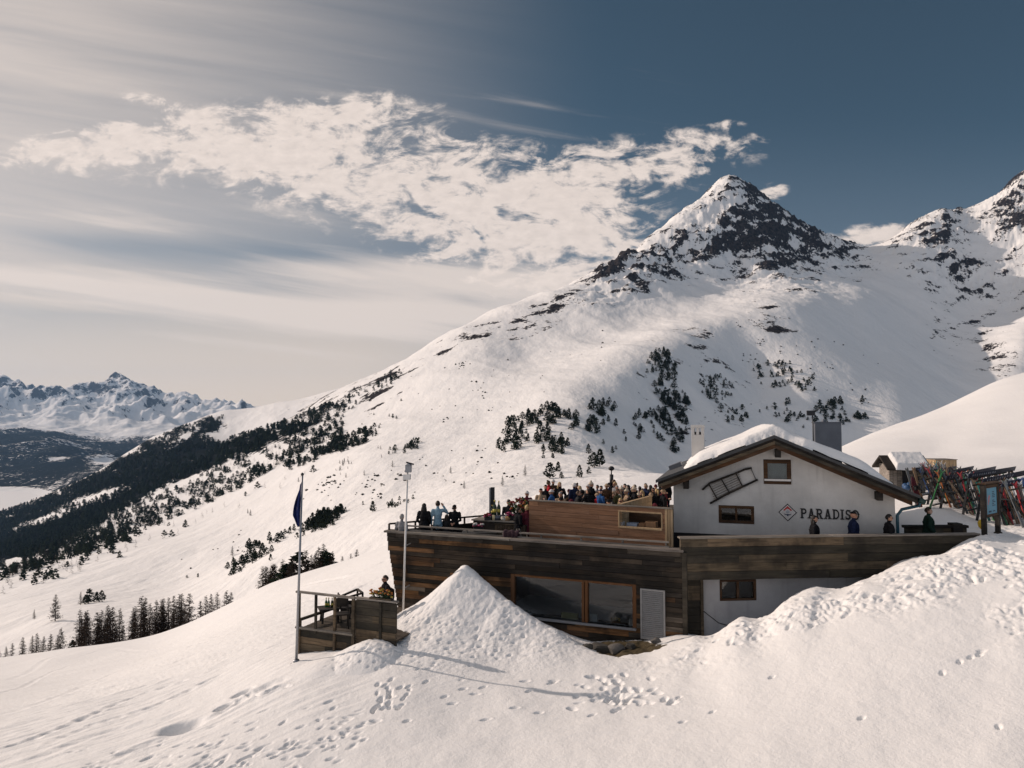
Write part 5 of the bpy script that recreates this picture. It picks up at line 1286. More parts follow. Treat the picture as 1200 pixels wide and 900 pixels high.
for ri,(a,b) in enumerate(RACKS):
    pa,pb=P(*a),P(*b); d=Vector((pb.x-pa.x,pb.y-pa.y,0)); Lr=d.length; Mr=frame((pa.x,pa.y,0),d)
    ga=ground_z(pa.x,pa.y); gb=ground_z(pb.x,pb.y); zt0=(pa.z+pb.z)/2
    ztop=max(zt0,(ga+gb)/2+1.45)
    lab=NTH[ri]+' ski rack from the shed, navy top beam over leaning skis'
    if ri==6: lab='ski rack farthest from the shed, standing close behind the notice board'
    t=thing('ski_rack',lab,'ski rack',(pa.x,pa.y,ga-.1),math.atan2(d.y,d.x),'ski racks on the snow beside the hut')
    za,zb_=pa.z,pb.z
    mb=MB(); mb.add([Vector((0,-.04,za-.02)),Vector((Lr,-.04,zb_-.02)),Vector((Lr,-.015,zb_-.02)),Vector((0,-.015,za-.02)),Vector((0,-.10,za+.17)),Vector((Lr,-.10,zb_+.17)),Vector((Lr,-.075,zb_+.17)),Vector((0,-.075,za+.17))],[(0,3,2,1),(4,5,6,7),(0,1,5,4),(1,2,6,5),(2,3,7,6),(3,0,4,7)])
    for k in range(11):
        u=.30+k*(Lr*.5)/11; wd_=rk.uniform(.05,.11)
        def zz(u,f): return za+(zb_-za)*u/Lr-.02+.19*f
        yy=lambda f:-.043-.06*f-.002
        mb.add([(u,yy(.3),zz(u,.3)),(u+wd_,yy(.3),zz(u+wd_,.3)),(u+wd_,yy(.68),zz(u+wd_,.68)),(u,yy(.68),zz(u,.68))],[(0,1,2,3)],1)
    attach(mb.build('beam_panel',[RAIL,RAILW]),t,Mr)
    for s_ in (-1,1):
        mb=MB(); mb.bar((0,s_*.30,za-.12),(Lr,s_*.30,zb_-.12),.07,.05); attach(mb.build('lean_rail',OLDG,None,.005),t,Mr)
        mb=MB(); mb.bar((0,s_*.5,za-1.1),(Lr,s_*.5,zb_-1.1),.05,.05); attach(mb.build('lower_rail',RPOST),t,Mr)
    for u in (.25,Lr-.3):
        g=ga+(gb-ga)*u/Lr; zz_=za+(zb_-za)*u/Lr
        mb=MB(); mb.bar((u,-.95,g-.15),(u,-.04,zz_),.09,.06,up=(1,0,0)); attach(mb.build('strut',OLDG if rk.random()<.4 else GREYB,None,.005),t,Mr); mb=MB(); mb.bar((u,.35,g-.15),(u,.04,zz_),.08,.06,up=(1,0,0)); mb.bar((u,-.42,zz_-.5),(u,.18,zz_-.5),.06,.05); attach(mb.build('post',RPOST),t,Mr)
    ns=max(5,int(Lr/.21))
    for k in range(ns):
        if rk.random()<.14: continue
        mi=rk.choice([0,0,1,1,2,2,3,3,5,5,7,7,8,9,1,10,10,1,3,9,4])
        L_=rk.choice([1.58,1.70,1.82]); u=.12+(Lr-.2)*k/(ns-1)+rk.uniform(-.05,.05); g=ga+(gb-ga)*u/Lr
        side=-1 if rk.random()<.97 else 1
        w=Mr@Vector((u,side*.72,g-.03)); g=ground_z(w.x,w.y)-.03
        tl=math.atan(.42/ (za+(zb_-za)*u/Lr-.12-g+.001))*rk.uniform(.9,1.1)
        ang=math.atan2(d.y,d.x)+(0 if side<0 else math.pi)
        nski+=1
        ski_pair(w.x,w.y,g,ang+rk.uniform(-.08,.08),tl,L_,mi,SKIN[mi]+' pair of skis leaning on the '+(NTH[ri] if ri<6 else 'farthest')+' rack from the shed','%s skis on the %s rack'%(SKIN[mi],NTH[ri]),rk.gauss(.0,.05))
# loose gear standing in the snow before the first rack
p=P(1080,597,31.2); g=ground_z(p.x,p.y); sb=MB(); n=20; vs=[]
for i in range(n): a=2*math.pi*i/n; vs.append((.13*math.copysign(abs(math.cos(a))**.9,math.cos(a)),0,.72+.74*math.copysign(abs(math.sin(a))**.75,math.sin(a))))
sb.prism(vs,(0,.02,0)); SBO=thing('snowboard','dark red snowboard stuck upright in the snow before the racks','snowboard',(p.x,p.y,g-.1)); SBO.rotation_euler=(R(-8),R(-10),.2); sb.build('board',simple('board_maroon',(.10,.012,.02),.4),SBO,.004)
for z in (.5,.95):
    mb=MB(); mb.box((-.10,-.07,z-.10),(.10,-.003,z+.10)); mb.box((-.09,-.13,z-.05),(-.06,-.07,z+.05)); mb.box((.06,-.13,z-.05),(.09,-.07,z+.05)); mb.build('binding',BIND,SBO,.01)
for (px_,py_,Yv,mi,lb) in ((1075,592,32.2,3,'grey pair of skis standing alone beside the roof gutter'),(1083.5,594,31.8,9,'wood coloured pair of skis beside the maroon snowboard')):
    p=P(px_,py_,Yv); ski_pair(p.x,p.y,ground_z(p.x,p.y)-.12,.1,R(9),1.82,mi,lb,None,R(-10))
p=P(1150,602,25.6); g=ground_z(p.x,p.y); mb=MB(); mb.ball((0,0,.17),.12,.09,.18); mb.ball((0,-.07,.13),.09,.06,.10); mb.tube([(-.05,.08,.05),(-.06,.12,.2),(-.04,.07,.30)],.015,6); mb.tube([(.05,.08,.05),(.06,.12,.2),(.04,.07,.30)],.015,6); o=mb.build('backpack',simple('yellow_pack',(.55,.36,.03),.7)); o.location=(p.x,p.y,g); tag(o,'yellow backpack on the snow behind the notice board','backpack')
# ================================================================== PEOPLE
SKINT=[simple('skin_%d'%i,c,.6,0,.06) for i,c in enumerate(((.48,.27,.18),(.40,.21,.14),(.54,.33,.24)))]
CLO={k:simple('cloth_'+k.replace(' ','_'),c,.9,0,.18,12,.08) for k,c in {'black':(.012,.012,.014),'navy':(.014,.02,.05),'dark grey':(.05,.05,.055),'charcoal':(.028,.028,.03),'brown':(.07,.04,.025),'red':(.35,.02,.03),'white':(.62,.60,.58),'cream':(.50,.43,.34),'beige':(.34,.25,.17),'light blue':(.24,.36,.44),'bright blue':(.03,.09,.24),'maroon':(.10,.02,.03),'dark green':(.014,.032,.024),'olive':(.07,.07,.035),'grey':(.22,.22,.23),'pink':(.48,.20,.24),'denim':(.03,.05,.10)}.items()}
HAIRM={k:simple('hair_'+k.replace(' ','_'),c,.6,0,.25,20) for k,c in {'black':(.010,.008,.007),'dark brown':(.025,.014,.008),'brown':(.07,.04,.02),'blond':(.42,.30,.14),'grey':(.28,.27,.26)}.items()}
EYEM=simple('eye_dark',(.01,.01,.01),.2); LENS=simple('sunglass_lens',(.008,.008,.01),.1)

def limb(mb,segs,pts,rads,label):
    mb.tube(pts,rads,10)
    for p,r in zip(pts,rads): mb.ball(p,r*.98,None,None,0,10,7)
    for a,b,r0,r1 in zip(pts[:-1],pts[1:],rads[:-1],rads[1:]): segs.append((Vector(a),Vector(b),(r0+r1)/2,label))
def hand(mb,segs,wrist,direction,side,curl):
    d=Vector(direction).normalized(); up=Vector((0,0,1)) if abs(d.z)<.8 else Vector((0,-1,0))
    s=d.cross(up).normalized(); nrm=s.cross(d).normalized(); w=Vector(wrist)
    c=w+d*.05
    mb.tube([w,w+d*.045,w+d*.09],[.026,.036,.034],8); mb.ball(w+d*.05,.038,.030,.036)
    segs.append((w,w+d*.10,.035,0))
    for k,(o,l) in enumerate(((-.027,.062),(-.009,.074),(.009,.070),(.027,.055))):
        b=w+d*.082+s*o; p1=b+d*l*.45-nrm*l*.12*curl; p2=p1+(d*.30-nrm*.35*curl)*l; p3=p2+(d*.05-nrm*.40*curl)*l
        mb.tube([b-d*.02,b,p1,p2,p3],[.010,.0105,.0095,.009,.008],6); segs.append((b,p3,.012,0))
    b=w+d*.03+s*side*.028; p1=b+d*.03+s*side*.022; p2=p1+d*.03-nrm*.01
    mb.tube([w+d*.02,b,p1,p2],[.012,.013,.011,.009],6); segs.append((b,p2,.012,0))
def make_body(name,J,bulk=1.0,coat=.12):
    """one continuous clothed figure grown over the joints J; returns mesh with slots skin, top, trousers, boots"""
    mb=MB(); sg_=[]; V3=lambda k:Vector(J[k])
    pel,wai,che,nek,hed=V3('pelvis'),V3('waist'),V3('chest'),V3('neck'),V3('head')
    B=bulk
    mb.ball(pel,.165*B,.125*B,.135); mb.ball(wai,.155*B,.115*B,.14); mb.ball(che,.185*B,.125*B,.19); mb.ball((che+nek)/2+Vector((0,0,.02)),.15*B,.10*B,.10)
    mb.tube([pel,wai,che,(che+nek)/2+Vector((0,0,.03))],[.15*B,.14*B,.16*B,.12*B],14)
    sg_ += [(pel,pel+Vector((0,0,-.02)),.15,2 if coat<=0 else 1),(wai,che,.15,1),(che,nek-Vector((0,0,.02)),.14,1)]
    if coat>0:
        d=(pel-wai).normalized(); mb.tube([wai,pel,pel+d*coat],[.155*B,.185*B,.19*B],14); sg_.append((wai,pel+d*coat,.18,1))
    mb.tube([nek-Vector((0,0,.06)),nek,hed-Vector((0,0,.06))],[.075,.058,.055],10); mb.tube([nek-Vector((0,0,.05)),nek+Vector((0,0,.012))],[.11*B,.075],12)
    sg_.append((nek+Vector((0,0,.05)),hed,.06,0)); sg_.append((nek-Vector((0,0,.06)),nek+Vector((0,0,.005)),.085,1))
    hr=Matrix.Rotation(J.get('turn',0),3,'Z')@Matrix.Rotation(J.get('nod',0),3,'X')
    H=lambda x,y,z:hed+hr@Vector((x,y,z))
    hm=hr.to_4x4()
    mb.ball(hed+hr@Vector((0,.012,.025)),.078,.096,.105,0,14,10,M=hm); mb.ball(H(0,-.018,-.045),.058,.068,.07,0,12,8,M=hm); mb.ball(H(0,-.055,-.088),.028,.025,.022,M=hm)
    mb.tube([H(0,-.088,.018),H(0,-.108,-.022),H(0,-.094,-.034)],[.010,.016,.012],8); mb.ball(H(0,-.083,-.060),.026,.012,.010,M=hm)
    mb.ball(H(0,-.080,.034),.06,.018,.012,M=hm)
    for s in (-1,1): mb.ball(H(s*.080,.012,-.004),.012,.022,.034,M=hm)
    sg_.append((hed,hed+Vector((0,0,.02)),.10,0))
    for s,k in ((1,'l'),(-1,'r')):
        sh,el,wr=V3('sh_'+k),V3('el_'+k),V3('wr_'+k)
        limb(mb,sg_,[sh,el,wr-(wr-el).normalized()*.02],[.072*B,.056*B,.044*B],1); mb.tube([che+Vector((0,0,.06)),sh],[.10*B,.075*B],10)
        hd=V3('hd_'+k) if ('hd_'+k) in J else (wr-el); hand(mb,sg_,wr-(wr-el).normalized()*.01,hd,s,J.get('curl',1.0))
        hp,kn,an=V3('hip_'+k),V3('kn_'+k),V3('an_'+k)
        limb(mb,sg_,[hp,(hp+kn)/2,kn,(kn*.6+an*.4),an],[.100,.088,.066,.064,.052],2); mb.tube([pel,hp],[.13,.11],10)
        fd=V3('ft_'+k) if ('ft_'+k) in J else Vector((0,-1,0)); fd=fd.normalized()
        base=an+Vector((0,0,-.045)); mb.tube([an+Vector((0,0,.12)),an,base],[.066,.066,.06],10); mb.tube([base-fd*.06,base+fd*.05,base+fd*.15,base+fd*.185],[.05,.052,.046,.028],10); mb.ball(base+fd*.02,.052,.09,.045)
        sg_.append((an+Vector((0,0,.10)),base,.07,3)); sg_.append((base-fd*.06,base+fd*.19,.05,3))
    me=mb.mesh(name+'_raw'); tmp=bpy.data.objects.new('tmp_body',me); COL.objects.link(tmp)
    rm=tmp.modifiers.new('r','REMESH'); rm.mode='VOXEL'; rm.voxel_size=.0125; rm.use_smooth_shade=True
    smo=tmp.modifiers.new('s','SMOOTH'); smo.factor=.5; smo.iterations=2
    dg=bpy.context.evaluated_depsgraph_get(); out=bpy.data.meshes.new_from_object(tmp.evaluated_get(dg)); out.name=name
    bpy.data.objects.remove(tmp); bpy.data.meshes.remove(me)
    # cloth folds and slots
    n_=len(out.polygons); cen=np.empty(n_*3,np.float32); out.polygons.foreach_get('center',cen); cen=cen.reshape(-1,3)
    best=np.full(n_,1e9); lab=np.zeros(n_,np.int32)
    for a,b,r,l in sg_:
        a_=np.array(a); ab=np.array(b-a); t=np.clip(((cen-a_)@ab)/max(ab@ab,1e-9),0,1); d=np.linalg.norm(cen-a_-t[:,None]*ab,axis=1)-r
        m_=d<best; best[m_]=d[m_]; lab[m_]=l
    out.materials.clear()
    for i in range(4): out.materials.append(CLO['black'])
    out.polygons.foreach_set('material_index',lab); out.polygons.foreach_set('use_smooth',np.ones(n_,bool))
    nv_=len(out.vertices); co=np.empty(nv_*3,np.float32); out.vertices.foreach_get('co',co); co=co.reshape(-1,3)
    hd_=np.linalg.norm(co-np.array(hed),axis=1); fold=(fbm(co[:,0]*14+co[:,1]*9,co[:,2]*16,3,401)*.013)*(hd_>.2)
    nn_=np.empty(nv_*3,np.float32); out.vertices.foreach_get('normal',nn_); co+=nn_.reshape(-1,3)*fold[:,None]
    out.vertices.foreach_set('co',co.ravel()); out.update(); return out
ST0=dict(pelvis=(0,0,.95),waist=(0,0,1.08),chest=(0,.005,1.29),neck=(0,.015,1.475),head=(0,-.01,1.635),
 sh_l=(.185,.01,1.405),sh_r=(-.185,.01,1.405),el_l=(.245,.03,1.13),el_r=(-.245,.03,1.13),wr_l=(.235,-.06,.90),wr_r=(-.235,-.06,.90),
 hip_l=(.09,0,.90),hip_r=(-.09,0,.90),kn_l=(.105,-.02,.49),kn_r=(-.105,-.02,.49),an_l=(.11,.02,.095),an_r=(-.11,.02,.095))
def pose(**k): d=dict(ST0); d.update(k); return d
SIT={'pelvis':(0,.05,.52),'waist':(0,.05,.66),'chest':(0,.02,.88),'neck':(0,.0,1.06),'head':(0,-.03,1.22),'sh_l':(.185,.01,.99),'sh_r':(-.185,.01,.99),'el_l':(.25,-.10,.76),'el_r':(-.25,-.10,.76),'wr_l':(.12,-.33,.80),'wr_r':(-.12,-.33,.80),
 'hip_l':(.09,.0,.50),'hip_r':(-.09,.0,.50),'kn_l':(.12,-.42,.50),'kn_r':(-.12,-.42,.50),'an_l':(.12,-.40,.095),'an_r':(-.12,-.40,.095)}
POSES={
 'stand':(pose(),1.0,.14),'parka':(pose(el_l=(.255,.05,1.13),el_r=(-.255,.05,1.13),wr_l=(.19,-.10,.98),wr_r=(-.19,-.10,.98)),1.12,.24),
 'phone':(pose(sh_r=(-.19,0,1.42),el_r=(-.37,-.10,1.30),wr_r=(-.20,-.15,1.56),hd_r=(.4,-.1,.6),nod=.12),.95,.06),
 'clasp':(pose(el_l=(.24,-.02,1.15),el_r=(-.24,-.02,1.15),wr_l=(.07,-.25,1.06),wr_r=(-.07,-.25,1.04),nod=.45,head=(0,-.045,1.625)),.98,.10),
 'drink':(pose(el_l=(.27,-.10,1.19),wr_l=(.13,-.27,1.32),el_r=(-.25,.02,1.13),turn=.5),1.05,.16),
 'sit':(SIT,1.02,.05),'sit_turn':({**SIT,'turn':.7,'el_l':(.26,-.08,.80),'wr_l':(.10,-.22,1.0)},1.05,.05),'sit_back':({**SIT,'turn':-.6,'head':(0,.0,1.23),'neck':(0,.03,1.07),'chest':(0,.05,.88)},1.0,.05)}
BODY={k:make_body('body',*v) for k,v in POSES.items()}
def head_piece(kind):
    mb=MB()
    def shell(rx,ry,rz,keep,nu=22,nv=14,c=(0,.012,.025),amp=.006,sd=0):
        c=Vector(c); g={}; vs=[]; fs=[]
        for j in range(nv+1):
            th=math.pi/2-math.pi*j/nv
            for i in range(nu):
                ph=2*math.pi*i/nu; p=Vector((rx*math.cos(th)*math.sin(ph),-ry*math.cos(th)*math.cos(ph),rz*math.sin(th)))
                p*=1+amp/.09*float(gnoise(np.array(ph*2.6+sd),np.array(th*4+sd))); vs.append(c+p); g[j,i]=keep(p)
        for j in range(nv):
            for i in range(nu):
                i2=(i+1)%nu
                if all(g[q] for q in ((j,i),(j+1,i),(j+1,i2),(j,i2))): fs.append((j*nu+i,(j+1)*nu+i,(j+1)*nu+i2,j*nu+i2))
        mb.add(vs,fs,0,None,True)
    hair=lambda p:(p.z>.030) or (p.y>-.02 and p.z>-.025) or (p.y>.025 and p.z>-.085)
    if kind=='short': shell(.090,.108,.114,hair,amp=.010)
    elif kind in('long','pony','bun'):
        shell(.092,.110,.115,hair,amp=.010,sd=3)
        if kind=='long':
            mb.ball((0,.075,-.08),.095,.055,.15,0,14,9); mb.tube([(.07,.03,-.02),(.085,.04,-.14),(.06,.06,-.27)],[.035,.04,.02],8); mb.tube([(-.07,.03,-.02),(-.085,.04,-.14),(-.06,.06,-.27)],[.035,.04,.02],8)
        elif kind=='pony': mb.tube([(0,.11,.04),(0,.155,.02),(0,.15,-.08),(0,.135,-.18)],[.028,.038,.032,.012],8)
        else: mb.ball((0,.075,.125),.048)
    elif kind=='beanie':
        shell(.094,.112,.125,lambda p:p.z>.012,amp=.004); mb.tube([(.0965*math.cos(a),.012+.114*math.sin(a),.045) for a in [2*math.pi*i/20 for i in range(21)]],.017,7,cap=False)
    elif kind=='bobble':
        shell(.096,.114,.13,lambda p:p.z>.012,amp=.006); mb.tube([(.0985*math.cos(a),.012+.116*math.sin(a),.045) for a in [2*math.pi*i/20 for i in range(21)]],.02,7,cap=False); mb.ball((0,.012,.185),.042)
    elif kind=='cap':
        shell(.092,.110,.112,lambda p:p.z>.035,amp=.001); vs=[]
        for k in range(9): a=math.pi*(.18+.64*k/8); vs+=[(.088*math.cos(a),-.105*math.sin(a)+.012,.068),(.092*math.cos(a),-.185*math.sin(a)-.0,.056)]
        mb.add(vs+[(x,y,z-.008) for x,y,z in vs],[f for k in range(8) for f in ((2*k,2*k+1,2*k+3,2*k+2),(18+2*k+2,18+2*k+3,18+2*k+1,18+2*k),(2*k,2*k+2,18+2*k+2,18+2*k),(2*k+3,2*k+1,18+2*k+1,18+2*k+3))]+[(0,18,19,1),(17,35,34,16)])
    elif kind=='helmet':
        shell(.108,.126,.128,lambda p:(p.z>.02) or (p.y>-.01 and p.z>-.06),amp=0); mb.box((-.07,-.135,.045),(.07,-.112,.085))
    me=None
    me=mb.mesh('hair' if kind in('short','long','pony','bun') else kind)
    bm=bmesh.new(); bm.from_mesh(me); bmesh.ops.remove_doubles(bm,verts=bm.verts,dist=.0008); bm.to_mesh(me); bm.free()
    return me
HEADS={k:head_piece(k) for k in ('short','long','pony','bun','beanie','bobble','cap','helmet')}
mb=MB()
for s in (-1,1): mb.ball((s*.031,-.0905,.012),.0115,.007,.008)
EYES=mb.mesh('eyes'); EYES.materials.append(EYEM)
mb=MB()
for s in (-1,1): mb.ball((s*.034,-.100,.012),.030,.010,.022); mb.tube([(s*.062,-.088,.016),(s*.084,.012,.016)],.004,5)
mb.bar((-.012,-.108,.016),(.012,-.108,.016),.005,.005); SHADES=mb.mesh('sunglasses'); SHADES.materials.append(LENS)
npeople=0
def person(x,y,z,rz,pose_,top,legs,head,hcol,label,h=1.75,skin=0,shades=False,group=None,extra_hair=None):
    global npeople; npeople+=1
    sc=h/1.755; t=thing('person',label,'person',(x,y,z),rz,group); t.scale=(sc,sc,sc)
    b=bpy.data.objects.new('body',BODY[pose_]); COL.objects.link(b); b.parent=t
    for i,m_ in enumerate((SKINT[skin],CLO[top],CLO[legs],CLO['black'])): b.material_slots[i].link='OBJECT'; b.material_slots[i].material=m_
    J=POSES[pose_][0]; hm=Matrix.Translation(J['head'])@Matrix.Rotation(J.get('turn',0),4,'Z')@Matrix.Rotation(J.get('nod',0),4,'X')
    def put(nm,me,m_):
        o=bpy.data.objects.new(nm,me); COL.objects.link(o); o.parent=t; o.matrix_local=hm
        if m_:
            if not me.materials: me.materials.append(m_)
            o.material_slots[0].link='OBJECT'; o.material_slots[0].material=m_
    hair_kind=head in('short','long','pony','bun')
    put('hair' if hair_kind else {'bobble':'bobble_hat'}.get(head,head),HEADS[head],HAIRM[hcol] if hair_kind else CLO[hcol])
    if extra_hair: put('hair',HEADS[extra_hair[0]],HAIRM[extra_hair[1]])
    put('sunglasses' if shades else 'eyes',SHADES if shades else EYES,None)
    return t
def atp(px_,Y_): w=P(px_,600,Y_); return w.x
# along the rail at the tip of the terrace
person(atp(471,25.95),25.95,-4.95,R(160),'stand','grey','black','short','grey','person in a pale grey jacket at the tip of the terrace behind the mast',1.62)
person(atp(497,26.35),26.35,ZF,R(170),'parka','black','black','long','black','person with long dark hair in black looking out over the rail',1.66)
person(atp(513,26.45),26.45,ZF,R(185),'phone','light blue','black','short','dark brown','person in a light blue shirt seen from behind with one hand raised to the head',1.74)
person(atp(523.5,26.5),26.5,ZF,R(150),'stand','charcoal','black','long','dark brown','small dark haired child standing between the blue shirt and the black shirt',1.24)
person(atp(533,26.4),26.4,ZF,R(-12),'clasp','black','black','cap','black','person in a black shirt and cap looking down at clasped hands',1.62,1)
person(atp(596,27.6),27.6,ZF,R(10),'clasp','charcoal','black','short','black','person with dark hair and sunglasses standing behind the bar flowers',1.68,1,True)
person(atp(607.5,26.0),26.0,ZF,R(120),'parka','black','black','short','dark brown','person in a long black coat standing in front of the bouquet',1.56)
person(atp(617.5,26.1),26.1,ZF,R(200),'parka','maroon','black','bun','blond','blond person in a maroon jacket at the end of the larch windscreen',1.62,2)
# queue behind the right hand parapet
person(atp(954,23.1),23.1,ZF,R(75),'parka','black','black','long','black','person with long dark hair in a black coat standing below the painted letters',1.64)
person(atp(1000,23.15),23.15,ZF,R(70),'parka','navy','black','cap','black','person in a blue jacket and black cap at the end of the lettering',1.76,1,False,None,None)
person(atp(1041.5,22.95),22.95,ZF,R(80),'parka','black','charcoal','short','black','person with short dark hair and sunglasses in a black jacket beside the downpipe',1.70,0,True)
person(atp(1088,24.0),24.0,ZF,R(75),'parka','dark green','black','short','dark brown','person with cropped hair in a dark green parka by the low timber wall',1.80,2)
# sitting on the lower deck
p=P(452,700,24.0); chair('chair','dark chair under the person sitting on the lower deck',(p.x,p.y,ZD),R(-60),DARKW)
person(p.x,p.y,ZD+.0,R(-60),'sit','black','denim','short','dark brown','person in black sitting on the lower deck against the plank wall',1.72,1,True)
# the crowd at the tables
rc=random.Random(44)
TOPS=['black','black','navy','charcoal','dark grey','brown','red','cream','black','black','maroon','olive','grey','bright blue','charcoal','navy','dark grey','brown','white','beige','black','charcoal']
HD=[('short','dark brown'),('short','black'),('short','brown'),('long','brown'),('long','dark brown'),('pony','blond'),('bun','brown'),('beanie','black'),('short','black'),('long','black'),('short','dark brown'),('beanie','white'),('beanie','beige'),('beanie','maroon'),('cap','navy'),('cap','black'),('helmet','black'),('helmet','white'),('bobble','cream'),('long','blond'),('short','grey')]
def clothes():
    top=rc.choice(TOPS); hd=rc.choice(HD); return top,hd
def hname(hd):
    k,c=hd
    return {'short':'short %s hair'%c,'long':'long %s hair'%c,'pony':'a %s ponytail'%c,'bun':'a %s hair bun'%c,'beanie':'a %s beanie'%c,'bobble':'a %s bobble hat'%c,'cap':'a %s cap'%c,'helmet':'a %s ski helmet'%c}[k]
spots=[]
BEN=simple('bench_wood',(.16,.10,.055),.8)
for ri,yr in enumerate((30.0,32.6,35.2,37.6)):
    for ti in range(2):
        xmax=5.2+(yr-25.5)*.25; x0=xmax-1.35-2.55*ti
        if ti==1 and ri==0: x0-=.2
        nm=['in the row by the windscreen','in the second row','in the third row','in the last row'][ri]; wh=['close to the hut','away from it'][ti]
        table('terrace_table','long table %s, %s'%(nm,wh),(x0,yr,ZF),0,2.2,.75,.74,BEN)
        for sd_,dy_ in (('before',-.62),('behind',.62)):
            b=thing('bench','bench %s the table %s, %s'%(sd_,nm,wh),'bench',(x0,yr+dy_,ZF)); mb=MB(); mb.box((-1.1,-.15,.40),(1.1,.15,.44)); mb.build('seat',BEN,b)
            for s in (-1,1): mb=MB(); mb.box((s*.9-.03,-.13,0),(s*.9+.03,.13,.399)); mb.build('leg',BEN,b)
            for k in range(4):
                if rc.random()<.06: continue
                xx=x0-.84+.56*k+rc.uniform(-.06,.06); spots.append((xx,yr+dy_,(180 if sd_=='before' else 0)+rc.uniform(-25,25),'sit'))
for k in range(62):
    for _ in range(60):
        yv=rc.uniform(29.6,36.2); xm=5.3+(yv-25.5)*.25; xx=rc.uniform(xm-2.9 if k<46 else xm-6.0,xm-.1)
        if all(math.hypot(xx-s[0],yv-s[1])>.48 for s in spots) and not any(abs(yv-yr)<.48 for yr in (30.0,32.6,35.2,37.6)): spots.append((xx,yv,rc.uniform(0,360),'up')); break
for (x,y,a,kd) in spots:
    top,hd=clothes()
    if kd=='sit':
        ps=rc.choice(['sit','sit_turn','sit_back']); lb='seated person in a %s jacket with %s at the terrace tables'%(top,hname(hd)); h=rc.uniform(1.66,1.86)
    else:
        ps=rc.choice(['stand','parka','drink','drink']); lb='standing person in a %s jacket with %s among the terrace crowd'%(top,hname(hd)); h=rc.uniform(1.62,1.84)
    person(x,y,ZF,R(a),ps,top,rc.choice(['black','charcoal','navy','denim','brown']),hd[0],hd[1],lb,h,rc.randrange(3),rc.random()<.4,'people crowded on the terrace: '+lb)
# ================================================================== TREES
def leaf_mat(name,a,b_,v=.9):
    m,nt,b=mat(name); n=N(nt); r=n.attr('rnd')
    oi=n('ShaderNodeObjectInfo').outputs['Random']
    c=n.mix(n.math('FRACT',n.math('ADD',r,n.math('MULTIPLY',oi,.35))),a,b_)
    nt.links.new(c,b.inputs['Base Color']); b.inputs['Roughness'].default_value=v; b.inputs['Specular IOR Level'].default_value=0
    return m
PINEM=leaf_mat('stone_pine_needles',(.010,.016,.012),(.028,.036,.022)); LARCHM=leaf_mat('bare_larch_twigs',(.022,.016,.013),(.060,.046,.036)); BARK=simple('bark',(.05,.036,.028),.9,0,.3,8); SHRUBM=leaf_mat('shrub_twigs',(.020,.018,.013),(.05,.04,.028))
def pine_mesh(seed,n=170,slim=.30,h=1.0,big=1.0):
    """dense rounded conifer of unit height: clumps of needle faces round whorls of limbs"""
    rr=random.Random(seed); mb=MB(); tilt=rr.uniform(-.03,.03); gaps=[(rr.uniform(0,6.3),rr.uniform(.2,.85)) for _ in range(4)]
    for i in range(n):
        z=.08+.92*rr.random()**.85; prof=slim*(1-z)**.62*(.55+.45*min(1,z*5))*rr.uniform(.55,1.12)
        a=rr.uniform(0,6.283)
        if any(abs((a-g[0]+3.14)%6.28-3.14)<.5 and abs(z-g[1])<.07 for g in gaps): continue
        prof*=1+.22*math.sin(a*2+seed)+.15*math.sin(z*23+seed)
        c=Vector((math.cos(a)*prof+tilt*z,math.sin(a)*prof,z)); s=.075*big*rr.uniform(.6,1.25)*(1.15-.5*z)
        o=Vector((math.cos(a),math.sin(a),.15)).normalized(); t=Vector((-math.sin(a),math.cos(a),0)); u=o.cross(t)
        t=t.lerp(u*rr.choice((-1,1)),rr.uniform(0,.5)).normalized(); u=o.cross(t).normalized()
        tip=c+o*s*1.25+Vector((0,0,rr.uniform(-.25,.4)*s)); q=[c+t*s*.75,c+u*s*.6,c-t*s*.75,c-u*s*.6]
        mb.add(q+[tip],[(0,1,4),(1,2,4),(2,3,4),(3,0,4)])
    return mb.mesh('crown')
def larch_mesh(seed,n=260,wd=.0058):
    """bare larch: whorls of thin sagging branches with twigs, see-through"""
    rr=random.Random(seed); mb=MB()
    for i in range(n):
        z=.10+.88*(i/n)+rr.uniform(-.02,.02); L=.20*(1-z)**.75*rr.uniform(.45,1.15)+.012; a=rr.uniform(0,6.283); d=Vector((math.cos(a),math.sin(a),0)); s=Vector((-math.sin(a),math.cos(a),0))
        p0=Vector((0,0,z)); p1=p0+d*L*.55+Vector((0,0,-L*.10)); p2=p0+d*L+Vector((0,0,L*.06)); w=wd
        mb.add([p0+s*w,p0-s*w,p1-s*w*.8,p1+s*w*.8,p2],[(0,1,2,3),(3,2,4)])
        for k in range(6):
            b=p0.lerp(p2,rr.uniform(.25,1)); l=L*rr.uniform(.15,.42); dd=(d*rr.uniform(-.1,.6)+s*rr.uniform(-1,1)+Vector((0,0,rr.uniform(-.9,.35)))).normalized()*l
            e=dd.cross(Vector((.3,.2,1))).normalized()*wd; mb.add([b+e,b-e,b+dd],[(0,1,2)])
    return mb.mesh('crown')
def trunk_mesh(r,top):
    mb=MB(); mb.tube([(0,0,-.06),(0,0,.06),(.004,0,.5*top),(0,0,top)],[r*1.2,r,r*.6,r*.12],7); return mb.mesh('trunk')
def shrub_mesh(seed):
    rr=random.Random(seed); mb=MB()
    for i in range(60):
        a=rr.uniform(0,6.28); e=rr.uniform(.1,1.5); r=rr.uniform(.35,1); c=Vector((math.cos(a)*math.cos(e)*.6,math.sin(a)*math.cos(e)*.6,math.sin(e)*.55))*r; s=rr.uniform(.12,.25)
        q=[c+Vector((rr.gauss(0,1),rr.gauss(0,1),rr.gauss(0,1))).normalized()*s for _ in range(4)]; mb.add(q,[(0,1,2),(0,2,3),(0,3,1),(1,3,2)])
    return mb.mesh('shrub')
